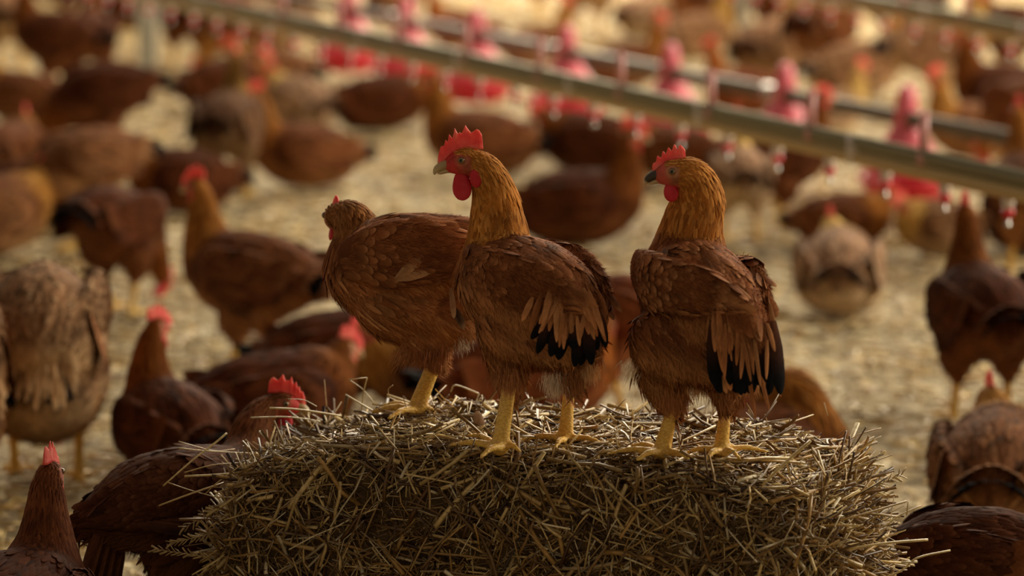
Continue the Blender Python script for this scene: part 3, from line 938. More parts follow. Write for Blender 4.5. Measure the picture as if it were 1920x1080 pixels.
    for pix, Y, r, c in [
        ([(306, 911, 0), (362, 862, 0), (404, 830, .01), (425, 812, .02)], 4.84, .0022, G1),
        ([(346, 893, 0), (420, 889, 0), (492, 880, .02)], 4.84, .0026, G1),
        ([(346, 886, 0), (398, 872, 0), (450, 868, .02)], 4.85, .0014, G2),
        ([(298, 948, 0), (360, 925, 0), (420, 905, .02)], 4.83, .0022, G2),
        ([(335, 840, 0), (380, 845, 0), (430, 848, .02), (470, 850, .03)], 4.88, .0016, G1),
        ([(335, 828, 0), (400, 845, 0), (440, 842, .02)], 4.90, .0014, G2),
        ([(316, 905, 0), (360, 920, 0), (412, 934, .02)], 4.83, .0012, G2),
        ([(385, 926, 0), (410, 903, 0), (470, 860, .02)], 4.83, .0014, G2),
        ([(405, 932, 0), (470, 934, 0), (500, 938, .02)], 4.82, .0018, G2),
        ([(420, 975, 0), (470, 960, 0), (485, 953, .02)], 4.80, .0018, G2),
        ([(360, 1078, 0), (400, 1055, 0), (420, 1040, .02)], 4.78, .0020, G1),
        ([(470, 783, 0), (540, 782, 0), (600, 790, .02)], 4.96, .0020, G3),
        ([(505, 765, 0), (560, 768, 0), (640, 780, .01)], 4.98, .0026, G1),
        ([(540, 748, 0), (570, 750, 0), (594, 762, .0)], 5.00, .0010, G3),
        ([(653, 712, 0), (688, 708, 0)], 5.05, .0012, G1), ([(688, 708, 0), (682, 735, 0), (678, 766, 0)], 5.05, .0016, G1),
        ([(655, 712, 0), (680, 730, 0), (702, 756, 0)], 5.05, .0013, G3),
        ([(648, 740, 0), (690, 765, 0), (736, 790, -.03)], 5.00, .0022, G3),
        ([(730, 745, 0), (728, 730, 0), (737, 722, 0)], 5.02, .0010, G2),
        ([(730, 745, 0), (765, 763, 0), (785, 780, -.02)], 5.02, .0013, G3),
        ([(845, 735, 0), (855, 722, 0), (898, 738, 0)], 5.10, .0019, G3), ([(898, 738, 0), (890, 760, 0)], 5.10, .0014, G3),
        ([(1429, 910, 0), (1470, 870, 0), (1520, 826, 0)], 4.60, .0036, G1),
        ([(1578, 975, 0), (1640, 958, 0), (1700, 940, 0)], 4.62, .0026, G2), ([(1703, 940, 0), (1700, 966, 0)], 4.62, .0016, G2),
        ([(1590, 1030, 0), (1655, 1019, 0), (1740, 1012, 0)], 4.60, .0030, G1),
        ([(1655, 990, 0), (1690, 965, 0), (1728, 948, 0)], 4.62, .0018, G1),
        ([(1640, 1090, 0), (1690, 1070, 0), (1720, 1046, 0), (1782, 1032, 0)], 4.62, .0022, G1),
        ([(1668, 985, 0), (1672, 960, 0), (1676, 932, 0)], 4.64, .0010, G3),
        ([(1575, 838, 0), (1610, 815, 0), (1652, 803, 0)], 4.86, .0014, G2),
        ([(1590, 845, 0), (1630, 828, 0), (1652, 818, 0)], 4.86, .0012, G1),
        ([(1520, 858, 0), (1590, 868, 0), (1658, 873, 0)], 4.80, .0026, G1),
        ([(1600, 886, 0), (1630, 868, 0), (1650, 850, 0)], 4.80, .0014, G2),
        ([(1690, 1055, 0), (1720, 1053, 0)], 4.62, .0030, G3),
        ([(1260, 853, 0), (1340, 858, 0), (1430, 863, 0), (1510, 868, 0)], 4.66, .0028, G2),
        ([(1545, 755, 0), (1552, 780, 0)], 5.02, .0012, G3),
        ([(1175, 870, 0), (1160, 845, 0), (1153, 805, 0)], 4.70, .0022, G3), ([(1140, 830, 0), (1152, 815, 0), (1168, 800, 0)], 4.70, .0016, G3),
        ([(1262, 852, 0), (1262, 800, 0), (1290, 745, 0)], 4.66, .0014, (.40, .27, .13)),
        ([(600, 920, 0), (650, 960, 0), (690, 985, 0)], 4.76, .0028, G2),
        ([(575, 935, 0), (610, 895, 0), (640, 870, 0)], 4.76, .0024, G1),
        ([(700, 925, 0), (680, 955, 0), (668, 990, 0)], 4.74, .0018, G2),
        ([(1060, 930, 0), (1120, 960, 0), (1150, 1010, 0)], 4.64, .0022, G2),
        ([(960, 940, 0), (985, 990, 0), (1000, 1040, 0)], 4.68, .0020, G2),
    ]:
        stalk(pix, Y, r, c)
    # seed ears
    def ear(x0, y0, x1, y1, Y, n=10, col=(.50, .36, .16)):
        a = W(x0, y0, Y) - BC; b = W(x1, y1, Y) - BC
        stalk([(x0, y0, 0), (x1, y1, 0)], Y, .0009, col)
        P = []; D = []
        ax = nrm(b - a)
        for i in range(n):
            for sg in (-1, 1):
                P.append(a + (b - a) * (i + .5 * (sg > 0)) / n)
                D.append(-ax * .0 - ax + sg * np.cross(ax, [0, 1, 0]) * .6 + rg.normal(0, .15, 3))
        P = np.array(P); D = -np.array(D) * -1
        v, f, c = straws(P, D, np.full(len(P), .011), np.full(len(P), .0014), np.tile(np.array(col), (len(P), 1)) * rg.uniform(.8, 1.2, (len(P), 1)), rg, segs=2)
        out.add(v, f, c)
    ear(292, 1030, 400, 1046, 4.80); ear(322, 1018, 400, 1000, 4.80); ear(345, 990, 420, 945, 4.82, 8)
    ear(1690, 890, 1640, 912, 4.8, 6, (.55, .42, .22)); ear(576, 930, 620, 880, 4.75, 7, (.6, .45, .2))
    link('long_stalk', out.mesh('long_stalk', [M_STRAW, M_STRAW, M_STRAW]), root)['kind'] = 'stuff'
    # two runs of dark blue twine
    for vv in (-.085, .07):
        mb = MB()
        pts = []
        for u in np.linspace(-.36, .34, 26):
            z = BTOP - .05 * sstep(.20, .46, u) - .040 * sstep(-.18, -.39, u) + .006 + rg.normal(0, .0012)
            pts.append(BU * u + BV * (vv + rg.normal(0, .0015)) + np.array([0, 0, z]))
        mb.tube(spline(np.array(pts), 3), .0022, 6)
        mb.build('twine', M_TWINE, root)
    # a dry curled leaf caught on the top
    a3 = Acc()
    r = feathers(np.array([W(905, 812, 4.86) - BC]), np.array([[.3, -1, .2]]), np.array([[-.25, 0, 1.0]]), np.array([.03]), np.array([.014]),
                 np.array([(.32, .16, .08)]), np.array([(.42, .25, .13)]), np.array([(.45, .30, .18)]), rg, rows=9)
    a3.add(*r)
    link('dry_leaf', a3.mesh('dry_leaf', [M_STRAW]), root)
    return root
build_bale()

def build_litter():
    rg = np.random.default_rng(5)
    n = 42000
    Y = 4.6 + 15 * rg.random(n) ** 1.6
    X = (rg.random(n) * 2 - 1) * (.20 * Y + .35)
    P = np.stack([X, Y, rg.uniform(.0, .012, n)], 1)
    an = rg.uniform(0, 2 * math.pi, n)
    D = np.stack([np.cos(an), np.sin(an), rg.normal(.05, .12, n)], 1)
    sz = .6 + Y / 9
    v, f, c = straws(P, D, rg.uniform(.012, .045, n) * sz, rg.uniform(.0012, .0028, n) * sz, straw_cols(n, rg) * np.array([1.05, 1.05, 1.0]), rg, segs=1, flat=.5)
    a = Acc(); a.add(v, f, c)
    o = link('straw_litter', a.mesh('straw_litter', [M_STRAW, M_STRAW, M_STRAW]))
    tag(o, 'chopped pale straw litter strewn over the barn floor', 'straw', kind='stuff')
build_litter()

# ------------------------------------------------------------------ watering and feeding lines
def line_frame(a, b):
    a = np.array(a, float); b = np.array(b, float)
    return a, b, nrm(b - a)
def drinker_line(px0, py0, px1, py1, h, label, ext0=1.0, ext1=1.5, sp=.25, off=0.0, nip=True):
    """px0.. is the near (right) end; the pipe hangs h above the floor"""
    a, b, t = line_frame(FL(px0, py0, h), FL(px1, py1, h))
    a = a - t * ext0; b = b + t * ext1
    L = np.linalg.norm(b - a)
    side = nrm(np.cross(t, [0, 0, 1]))
    root = empty('drinker_line', a)
    tag(root, label, 'drinker line')
    Z = np.array([0, 0, 1.0])
    rg = np.random.default_rng(int(L * 100))
    mb = MB()
    mb.tube([np.zeros(3), b - a], .0140, 16)
    mb.build('water_pipe', M_TAN, root)
    mb = MB()   # ribbed rail carried above the pipe
    mb.tube([Z * .033, Z * .033 + b - a], .0145, 14)
    mb.tube([Z * .017 + side * .004, Z * .017 + side * .004 + b - a], .005, 6)
    mb.build('support_rail', M_RAIL, root)
    k = off
    i = 0
    while k < L:
        p = t * k
        mb = MB()
        mb.lathe([(0, .0), (.0125, .0), (.0125, -.012), (.009, -.014), (.009, -.022), (0, -.022)], p - Z * .012, 14)
        o = mb.build('nipple', M_WHITE, root)
        m2 = MB(); m2.lathe([(0, 0), (.0115, 0), (.0125, -.006), (.008, -.015), (0, -.015)], p - Z * .033, 14)
        m2.build('collar', M_RED, o)
        m3 = MB(); m3.lathe([(0, 0), (.0035, 0), (.0035, -.012), (.006, -.014), (.006, -.019), (0, -.022)], p - Z * .047, 10)
        m3.build('pin', M_STEEL, o)
        if i % 2 == 1:
            m4 = MB()
            q = p + t * .09
            m4.box(q + Z * .078, (.018, .010, .075)); m4.box(q + Z * .03, (.026, .046, .020)); m4.tube([q + Z * .112 - side * .006, q + Z * .122, q + Z * .112 + side * .006], .004, 6)
            m4.build('hanger_clip', M_CLIP, root)
        if i % 3 == 0:
            m5 = MB(); q = p + t * .14
            m5.box(q + Z * .016, (.030, .040, .056))
            m5.build('pipe_clamp', M_WHITE, root)
        k += sp; i += 1
    return a, b, t
NL = drinker_line(1920, 367, 330, 8, .45, 'near drinker line with tan pipe, grey rail and red nipples crossing from the upper left', off=.06)
drinker_line(1920, 74, 1500, -8, .45, 'far drinker line of the same kind cutting the top right corner', ext1=2.0, off=.1)

fa, fb, ft = line_frame(FL(1700, 222, .28), FL(665, 22, .28))
froot = empty('feed_pipe', fa - ft * 2.6)
tag(froot, 'grey steel feed pipe running between the two drinker lines', 'feed pipe')
FO = fa - ft * 2.6
mb = MB(); mb.tube([np.zeros(3), fb + ft * 2.5 - FO], .0215, 18); mb.build('pipe', M_PIPE, froot)
for k in np.arange(.25, 9, 1.55):
    mb = MB(); mb.tube([ft * k, ft * (k + .10)], .0255, 18); mb.build('pipe_joint', M_STEEL, froot)

def feeder(fx, fy, label):
    p = FL(fx, fy, .28)
    # put it exactly on the pipe line
    p = fa + ft * ((p - fa) @ ft)
    root = empty('pan_feeder', (p[0], p[1], 0))
    tag(root, label, 'pan feeder', 'red pan feeders hanging from the feed pipe')
    Z = np.array([0, 0, 1.0])
    mb = MB()   # rounded cap gripping the pipe
    mb.lathe([(0, .372), (.014, .369), (.024, .354), (.029, .328), (.033, .298), (.034, .268), (.030, .256), (0, .256)], k=24)
    mb.build('cap', M_PINK, root)
    mb = MB()
    mb.lathe([(.026, .290), (.034, .270), (.050, .242), (.078, .198), (.092, .160), (.102, .136), (.105, .124), (.101, .124), (.090, .146), (.038, .225), (.02, .262)], k=32)
    mb.build('cone', M_PINK, root)
    mb = MB()
    R = .128
    mb.lathe([(0, .052), (.07, .050), (.098, .058), (R, .112), (R + .004, .120), (R - .004, .124), (R - .012, .114), (.092, .068), (.07, .062), (0, .064)], k=40)
    pan = mb.build('pan', M_RED, root)
    mb = MB(); mb.lathe([(0, .088), (.05, .080), (.084, .070), (.090, .067), (0, .066)], k=24); mb.build('feed', M_FEED, root)
    mb = MB()   # grill: spokes from the cone to the rim and a ring
    for i in range(14):
        a = i / 14 * 2 * math.pi; c, s = math.cos(a), math.sin(a)
        mb.tube([(c * .102, s * .102, .132), (c * .114, s * .114, .144), (c * .124, s * .124, .136), (c * .129, s * .129, .120)], .0035, 6)
    rg_ = [(math.cos(a) * .103, math.sin(a) * .103, .132) for a in np.linspace(0, 2 * math.pi, 37)]
    mb.tube(rg_, .0045, 6)
    mb.build('grill', M_RED, root)
FEED = [(1700, 222, 'red pan feeder nearest the right edge, its pan lowest in the picture'), (1470, 178, 'red pan feeder directly above and right of the right hen on the bale'),
        (1270, 136, 'red pan feeder above the right hen, third from the right'), (1090, 98, 'red pan feeder in the middle of the row, right of the centre hen'),
        (925, 65, 'red pan feeder just above the comb of the centre hen'), (780, 40, 'red pan feeder above the left hen, second from the far end'),
        (665, 20, 'red pan feeder at the far left end of the visible row')]
for x, y, l in FEED: feeder(x, y, l)

def post(px, py, w, label, h=2.6):
    p = FL(px, py)
    root = empty('post', p)
    tag(root, label, 'post')
    mb = MB(); mb.box((0, 0, h / 2), (w, w, h)); 
    for sx in (-1, 1): mb.box((sx * w * .42, -w * .5, h / 2), (w * .16, w * .16, h))
    mb.build('shaft', M_POST, root, smooth=False)
    mb = MB(); mb.box((0, 0, .012), (w * 1.2, w * 1.2, .028)); mb.build('foot_plate', M_STEEL, root, smooth=False)
post(278, 150, .072, 'pale grey roof post standing at the upper left among the hens')
post(1392, 108, .040, 'thin grey post behind the feeders near the top right')

# ------------------------------------------------------------------ three hens on the bale
class HP:
    def __init__(s, px, py, h=.413, Y=None):
        s.root = FL(px, py, h) if Y is None else np.array([W(px, py, Y)[0], Y, h])
        s.Y = s.root[1]; s.k = s.Y / FPX
    def p(s, px, py, dy=0.0): return W(px, py, s.Y + dy) - s.root
    def t(s, px, py, dy, a, b): return (*s.p(px, py, dy), a * s.k, b * s.k)
    def r(s, px, py, dy, a): return (*s.p(px, py, dy), a * s.k)
    def fl(s, px, py, h=.413): return FL(px, py, h) - s.root
def toe(h, base, tip, r0=8.5, r1=4.0, arch=.004):
    b = h.fl(*base); t = h.fl(*tip)
    m = (b + t) / 2 + np.array([0, 0, arch])
    return [(*b, r0 * h.k), (*m, (r0 + r1) / 2 * h.k), (*(t - np.array([0, 0, .003])), r1 * h.k)]
def shank(h, hock, foot, r=(18, 15, 16, 17), dyh=.0):
    f = h.fl(*foot); d = f[1]
    a = W(*hock, h.Y + d + dyh) - h.root
    P = [a, a * .66 + f * .34, a * .2 + f * .8, f]
    return [(*p, q * h.k) for p, q in zip(P, r)]
def wing(h, ch, out, hd, flight=(), pale=.45, dir=None):
    d = dict(chain=[h.t(*c) for c in ch], out=out, hd=hd, flight=flight, pale=pale)
    if dir is not None: d['dir'] = dir
    return d
def hang_tail(h, blacks, covs, nrmv=(0.1, -1, .35)):
    """blacks/covs: (px,py,dy, tip px, tip py, width px)"""
    tl = []
    for k, lst in ((0, blacks), (1, covs)):
        for (x, y, dy, x1, y1, w) in lst:
            j = rng.normal(0, 8 if k == 0 else 5, 4); a = h.p(x + j[0], y + j[1], dy + rng.normal(0, .003)); b = h.p(x1 + j[2], y1 + (10 if k == 0 else -4) + 1.6 * j[3], dy - .012)
            L = np.linalg.norm(b - a)
            n_ = np.array(nrmv) + rng.normal(0, .18, 3)
            if k == 0: c = (PAL['dark'], B_, B_)
            else:
                q = rng.random(); base = lerp((.30, .115, .042), (.44, .21, .085), q)
                c = (base * .7, base, base * 1.25)
            tl.append((a, n_, b - a, L, w * h.k, *c))
    return tl

h = HP(1000, 838)
hd = (-.55, .83, 0)
mid = dict(fluff_z=.160, hd=hd, trunk=[h.t(*c) for c in [(1098, 612, -.085, 22, 26), (1078, 590, -.065, 50, 52), (1040, 562, -.02, 88, 90), (985, 540, .03, 110, 100), (938, 522, .075, 88, 88),
      (935, 462, .085, 64, 66), (931, 402, .08, 50, 52), (924, 352, .07, 40, 42), (906, 316, .06, 32, 33), (879, 304, .06, 24, 24)]],
    H=h.p(872, 303, .06), f=(-1, 0, -.10), u_neck=.53, ear=1.0, comb=COMB_MID, comb_lean=.03, wattle=(.0190, .0140), beak=.036, fm=0,
    blobs=[(*h.p(990, 610, .02), 100 * h.k, .062, 74 * h.k), (*h.p(1040, 640, -.01), 80 * h.k, .05, 45 * h.k)],
    thighs=[[h.r(948, 650, .03, 48), h.r(955, 692, .03, 35), h.r(956, 718, .03, 26), h.r(954, 732, .03, 20)], [h.r(1082, 640, .0, 48), h.r(1076, 690, .0, 30), h.r(1068, 722, 0, 19)]],
    legs=[shank(h, (955, 722), (937, 838), (15, 15, 17, 18)), toe(h, (935, 840), (846, 830), 10, 5), toe(h, (930, 836), (878, 812), 9.5, 5), toe(h, (942, 840), (902, 852), 10, 5), toe(h, (945, 838), (975, 842), 9, 4),
          shank(h, (1068, 716), (1060, 823), (13, 12.5, 15, 17)), toe(h, (1058, 824), (976, 822), 9.5, 4.5), toe(h, (1062, 824), (1132, 828), 9, 4.5), toe(h, (1058, 826), (1035, 812), 9, 5), toe(h, (1058, 826), (1040, 838), 9, 5)],
    wings=[wing(h, [(880, 495, .06, 13, 42), (915, 520, -.005, 15, 58), (990, 535, -.055, 15, 56), (1060, 560, -.088, 12, 34)], (-.83, -.55, .3), hd, pale=.55),
           wing(h, [(1010, 478, .10, 12, 34), (1070, 500, .06, 14, 46), (1108, 532, .01, 13, 42), (1126, 565, -.035, 9, 24)], (.83, .3, .5), (-.5, .85, 0), pale=.2,
                flight=[(h.p(1105, 520 + 6 * i, -.01 - .006 * i), (1, -.4, .4), h.p(1150, 556 + 9 * i, -.03) - h.p(1105, 520 + 6 * i, 0), .052, .014, BK, BK2, TN) for i in range(5)])],
    tufts=[(h.p(1042, 712, -.02), (0, -.1, -1), .020, 420, (.66, .55, .42)), (h.p(1104, 688, -.02), (.1, -.1, -1), .02, 300, (.60, .38, .20))] + [(h.p(x, y, dy), (.05, 0, -1), .022, 260, (.34, .15, .06)) for x, y, dy in ((942, 700, .0), (958, 706, -.01), (970, 700, .0), (935, 690, .02), (1060, 700, -.02), (1076, 704, -.02), (1085, 695, -.01))],
    loose=[(h.p(846, 540, .0), (-1, -.6, .2), h.p(862, 590, -.01) - h.p(846, 540, 0), .040, .013, (.2, .09, .04), (.30, .15, .07), (.38, .22, .12)),
           (h.p(850, 575, .0), (-1, -.8, .0), h.p(878, 612, -.01) - h.p(850, 575, 0), .034, .015, (.03, .015, .01), (.05, .025, .014), (.25, .14, .08))],
    tail=hang_tail(h,
      [(1060 + 8 * i, 596, -.088, 1030 + 14 * i, 650 + 13 * (i % 3), 28) for i in range(7)] + [(1035, 580, -.078, 985, 634, 20), (1040, 590, -.085, 1000, 640, 22), (1055, 600, -.09, 1022, 655, 24), (1070, 600, -.095, 1045, 662, 24), (1082, 600, -.10, 1072, 672, 26), (1095, 600, -.10, 1088, 676, 28),
       (1105, 595, -.10, 1105, 672, 26), (1115, 590, -.095, 1120, 662, 22), (1122, 590, -.09, 1136, 668, 20)],
      [(1008 + 9 * i, 536 + 3 * abs(i - 6), -.083 - .0015 * i, 985 + 13 * i, 604 + 9 * (i % 3) + 2 * i, 13) for i in range(12)] +
      [(1030 + 9 * i, 562 + 5 * (i % 2), -.096, 1010 + 13 * i, 624 + 12 * (i % 3), 11) for i in range(10)] +
      [(1056 + 9 * i, 592, -.107, 1046 + 13 * i, 640 + 16 * (i % 2), 9) for i in range(8)] +
      [(1112, 560, -.07, 1140, 640, 18), (1118, 550, -.05, 1148, 610, 18), (1105, 545, -.06, 1132, 620, 20), (1120, 600, -.08, 1141, 655, 12)]))
place_hen(build_hen(mid, 3, lod=1.9, voxel=.0030, fluff=60000), h.root, 0, 'centre hen on the bale, golden neck and tall comb, back turned and head in profile', 'hens standing on the straw bale', tint=(.62, .60, .58))

h = HP(1305, 851)
hd = (-.42, .90, 0)
rt = dict(fluff_z=.175, hd=hd, trunk=[h.t(*c) for c in [(1412, 640, -.10, 20, 26), (1394, 612, -.08, 44, 50), (1352, 580, -.03, 84, 92), (1308, 552, .03, 110, 104), (1288, 520, .07, 96, 88),
      (1293, 456, .085, 68, 66), (1302, 402, .075, 55, 54), (1310, 362, .065, 46, 44), (1297, 326, .05, 35, 33), (1268, 323, .05, 23, 23)]],
    H=h.p(1266, 324, .05), f=(-1, .0, -.06), u_neck=.55, comb=COMB_RIGHT, comb_lean=.015, wattle=(.0125, .0105), beak=.034, beak_dark=1.0, fm=1, flen=1.05,
    blobs=[(*h.p(1275, 640, .01), 98 * h.k, .062, 82 * h.k), (*h.p(1340, 660, -.02), 84 * h.k, .05, 62 * h.k)],
    thighs=[[h.r(1235, 690, .02, 48), h.r(1248, 728, .02, 38), h.r(1258, 752, .02, 27), h.r(1264, 764, .02, 19)], [h.r(1350, 690, .0, 46), h.r(1362, 733, .0, 30), h.r(1362, 758, .0, 18)]],
    legs=[shank(h, (1264, 755), (1240, 848), (15, 14, 17, 18)), toe(h, (1240, 850), (1140, 846), 9.5, 4.5), toe(h, (1240, 850), (1195, 858), 9.5, 5), toe(h, (1238, 846), (1185, 832), 9, 5), toe(h, (1245, 850), (1292, 856), 9, 4),
          shank(h, (1362, 752), (1352, 845), (13, 12.5, 15, 17)), toe(h, (1350, 847), (1285, 845), 9, 4.5), toe(h, (1352, 848), (1325, 856), 9.5, 5), toe(h, (1355, 847), (1438, 842), 9, 4.5), toe(h, (1355, 846), (1388, 856), 9, 4)],
    wings=[wing(h, [(1195, 505, .06, 12, 42), (1222, 528, -.015, 15, 56), (1300, 545, -.062, 15, 54), (1375, 565, -.088, 12, 36)], (-.6, -.8, .3), (-.3, .93, 0), pale=.5),
           wing(h, [(1360, 508, .08, 11, 28), (1402, 524, .035, 14, 48), (1420, 562, -.02, 13, 44), (1424, 595, -.055, 9, 26)], (.9, -.2, .4), (-.4, .9, 0), pale=.7)],
    tufts=[(h.p(1185, 688, .0), (-.4, -.1, -1), .016, 130, (.66, .56, .42)), (h.p(1310, 720, -.02), (0, -.1, -1), .016, 320, (.50, .30, .15)), (h.p(1405, 705, -.05), (.1, -.1, -1), .024, 300, (.48, .26, .12))] + [(h.p(x, y, dy), (.05, 0, -1), .022, 260, (.34, .145, .055)) for x, y, dy in ((1248, 735, .0), (1262, 742, -.01), (1275, 735, .0), (1350, 735, -.01), (1364, 740, -.02), (1376, 732, -.01))],
    tail=hang_tail(h,
      [(1345 + 12 * i, 610, -.085 - .002 * i, 1340 + 14.5 * i, 702 + 8 * (i % 3) + 4 * i, 28) for i in range(9)] + [(1350 + 13 * i, 640, -.080, 1352 + 14 * i, 728, 32) for i in range(7)] + [(1430, 640, -.09, 1455, 735, 22), (1420, 640, -.09, 1440, 755, 18)],
      [(1328 + 8 * i, 572 + 6 * (i % 2), -.089, 1328 + 8.7 * i, 645 + 15 * (i % 3), 12) for i in range(15)] +
      [(1346 + 8 * i, 606 + 8 * (i % 2), -.106, 1348 + 8.5 * i, 670 + 22 * (i % 3), 9.5) for i in range(13)] +
      [*[(1396 + 9 * i, 640 + 6 * (i % 2), -.113, 1402 + 10 * i, 705 + 16 * (i % 3), 8) for i in range(6)], (1395, 660, -.10, 1420, 790, 8), (1410, 670, -.10, 1438, 772, 8), (1432, 665, -.09, 1458, 748, 8), (1385, 680, -.10, 1392, 745, 14), (1340, 670, -.09, 1362, 740, 16), (1368, 680, -.10, 1375, 742, 14),
       (1425, 600, -.07, 1448, 680, 18), (1430, 580, -.05, 1452, 640, 18), (1335, 620, -.08, 1340, 700, 18)]))
PAL2 = dict(PAL); PAL2['face'] = 1; PAL2['neck'] = (.40, .155, .03); PAL2['belly'] = (.36, .155, .058); PAL2['tip'] = (.42, .21, .095)
place_hen(build_hen(rt, 5, lod=1.9, pal=PAL2, voxel=.0030, fluff=60000), h.root, 0, 'right hen on the bale, small comb, black tipped tail hanging, seen from behind', 'hens standing on the straw bale', tint=(.62, .60, .58))

h = HP(790, 776)
hd = (-.95, .3, 0)
lf = dict(fluff_z=.105, hd=hd, trunk=[h.t(*c) for c in [(945, 480, -.03, 22, 24), (900, 475, -.02, 52, 62), (830, 485, 0, 85, 86), (745, 495, .0, 95, 96), (692, 505, .02, 80, 90),
      (672, 450, .03, 50, 50), (662, 418, .04, 38, 40), (648, 404, .055, 30, 31), (634, 406, .07, 23, 23)]],
    H=h.p(632, 407, .075), f=(-.30, .93, -.25), u_neck=.62, comb=COMB_RIGHT, comb_s=.8, comb_lean=.01, wattle=(.010, .009), beak=.032, fm=1,
    blobs=[(*h.p(755, 560, .0), 98 * h.k, .06, 82 * h.k), (*h.p(835, 580, 0), 70 * h.k, .05, 66 * h.k)],
    thighs=[[h.r(785, 610, -.01, 52), h.r(800, 645, -.01, 38), h.r(812, 668, -.01, 25), h.r(816, 680, -.01, 19)], [h.r(790, 600, .07, 50), h.r(790, 630, .07, 32)]],
    legs=[shank(h, (818, 672), (780, 768), (16, 15.5, 17, 17), dyh=-.01), toe(h, (778, 770), (700, 768), 10, 5.5), toe(h, (778, 770), (730, 780), 9, 5), toe(h, (776, 768), (720, 756), 9, 5), toe(h, (784, 770), (816, 768), 8, 4)],
    wings=[wing(h, [(655, 490, -.035, 12, 44), (715, 480, -.066, 15, 64), (800, 475, -.075, 15, 62), (875, 478, -.065, 12, 40)], (-.2, -1, .2), (-1, .12, 0), pale=.25),
           wing(h, [(690, 470, .095, 12, 44), (750, 465, .11, 15, 60), (820, 462, .11, 15, 60), (890, 470, .08, 12, 40)], (.2, 1, .2), (-1, .3, 0), pale=.25)],
    tufts=[(h.p(868, 645, -.03), (.1, 0, -1), .010, 120, (.5, .42, .32)), (h.p(755, 665, -.03), (-.5, 0, -1), .016, 160, (.36, .17, .07))] + [(h.p(x, y, -.03), (-.1, 0, -1), .020, 260, (.30, .12, .05)) for x, y in ((800, 655), (812, 662), (824, 655), (790, 645))],
    loose=[(h.p(742, 524, -.088), (-.1, -1, .1), h.p(797, 474, -.105) - h.p(742, 524, -.088), .050, .013, (.22, .11, .05), (.36, .20, .09), (.50, .32, .17)),
           (h.p(742, 524, -.088), (-.1, -1, .3), h.p(812, 500, -.105) - h.p(742, 524, -.088), .050, .014, (.22, .11, .05), (.34, .19, .09), (.46, .29, .15))],
    tail=[(h.p(935, 465 + i * 3, -.03 + .012 * i), (.2, .1 * i - .3, 1), (1, .05 * i - .2, -.5), .08, .02, PAL['dark'], B_, B_) for i in range(7)])
PAL3 = dict(PAL); PAL3['neck'] = (.24, .095, .028); PAL3['neck2'] = (.30, .13, .040); PAL3['face'] = 1; PAL3['belly'] = (.33, .128, .046)
place_hen(build_hen(lf, 9, lod=1.8, pal=PAL3, voxel=.0030, fluff=45000), h.root, 0, 'left hen on the bale, head turned away, standing on one yellow leg', 'hens standing on the straw bale', tint=(.62, .60, .58))

# hen standing behind the left end of the bale, only its head above the straw
h = HP(300, 1300, h=0.0, Y=4.98)
hd = (.88, .47, 0)
nl = dict(hd=hd, trunk=[h.t(*c) for c in [(160, 985, -.10, 26, 30), (205, 970, -.08, 56, 58), (285, 945, -.03, 96, 98), (375, 935, .04, 112, 106), (440, 905, .12, 78, 78),
      (462, 850, .17, 46, 48), (476, 800, .20, 36, 38), (498, 768, .22, 28, 28), (526, 760, .23, 22, 22)]],
    H=h.p(530, 758, .23), f=(1, .05, -.12), u_neck=.60, comb=[(a * 1.0, b) for a, b in COMB_MID], comb_s=.92, wattle=(.016, .012), fm=0,
    thighs=[[h.r(330, 1030, -.04, 70), h.r(335, 1110, -.04, 40), h.r(325, 1150, -.04, 22)], [h.r(360, 1030, .08, 70), h.r(365, 1110, .08, 40), h.r(355, 1150, .08, 22)]],
    legs=[[h.r(325, 1150, -.04, 18), h.r(335, 1250, -.04, 14), (h.p(340, 1300, -.04)[0], -.04, .012, .012)], [h.r(355, 1150, .08, 18), h.r(365, 1230, .08, 14), (h.p(370, 1300, .08)[0], .08, .012, .012)]]
      + [[(h.p(x, 1300, dy)[0], dy, .011, .010), (h.p(x, 1300, dy)[0] + .06 * math.cos(a), dy + .06 * math.sin(a), .006, .005)] for x, dy in ((340, -.04), (370, .08)) for a in (0, .6, 1.2, 3.6)],
    wings=[wing(h, [(420, 920, .02, 14, 50), (350, 925, -.05, 16, 78), (270, 945, -.10, 16, 66), (195, 968, -.13, 12, 36)], (.3, -1, .2), (.95, .3, 0), pale=.3,
                flight=[(h.p(245 + 14 * i, 982 - 1.5 * i, -.128 + .004 * i), (.3, -1, -.1), h.p(400 + 10 * i, 1014 - 3 * i, -.105) - h.p(245 + 14 * i, 982, -.128), .105 - .006 * i, .0095, PAL['dark'], (.07, .028, .014) if i % 3 else B_, B_ if i % 2 else (.10, .045, .022)) for i in range(9)]),
           wing(h, [(400, 880, .15, 14, 50), (330, 900, .09, 16, 70), (250, 930, .03, 16, 60), (185, 960, -.02, 12, 36)], (-.3, 1, .2), (.88, .4, 0), pale=.3)],
    tail=[(h.p(195 + 5 * i, 960 + 4 * i, -.12 + .01 * i), (-.7, -.7, .3), h.p(130 + 6 * i, 1080 + 10 * i, -.14) - h.p(195, 960, -.12), .105, .02, BK, BK2 if i % 2 else PAL['dark'], TN if i % 2 else B_) for i in range(9)])
PALD = dict(PAL)
for k_ in ('neck', 'neck2', 'back', 'back2', 'belly', 'belly2', 'tip'): PALD[k_] = tuple(np.array(PAL[k_]) * np.array([.36, .31, .32]))
PALD['neck'] = (.14, .045, .016); PALD['neck2'] = (.17, .06, .02)
place_hen(build_hen(nl, 13, lod=1.8, pal=PALD, voxel=.0038, fluff=8000), h.root, 0, 'dark red hen behind the left end of the bale, comb above the straw')

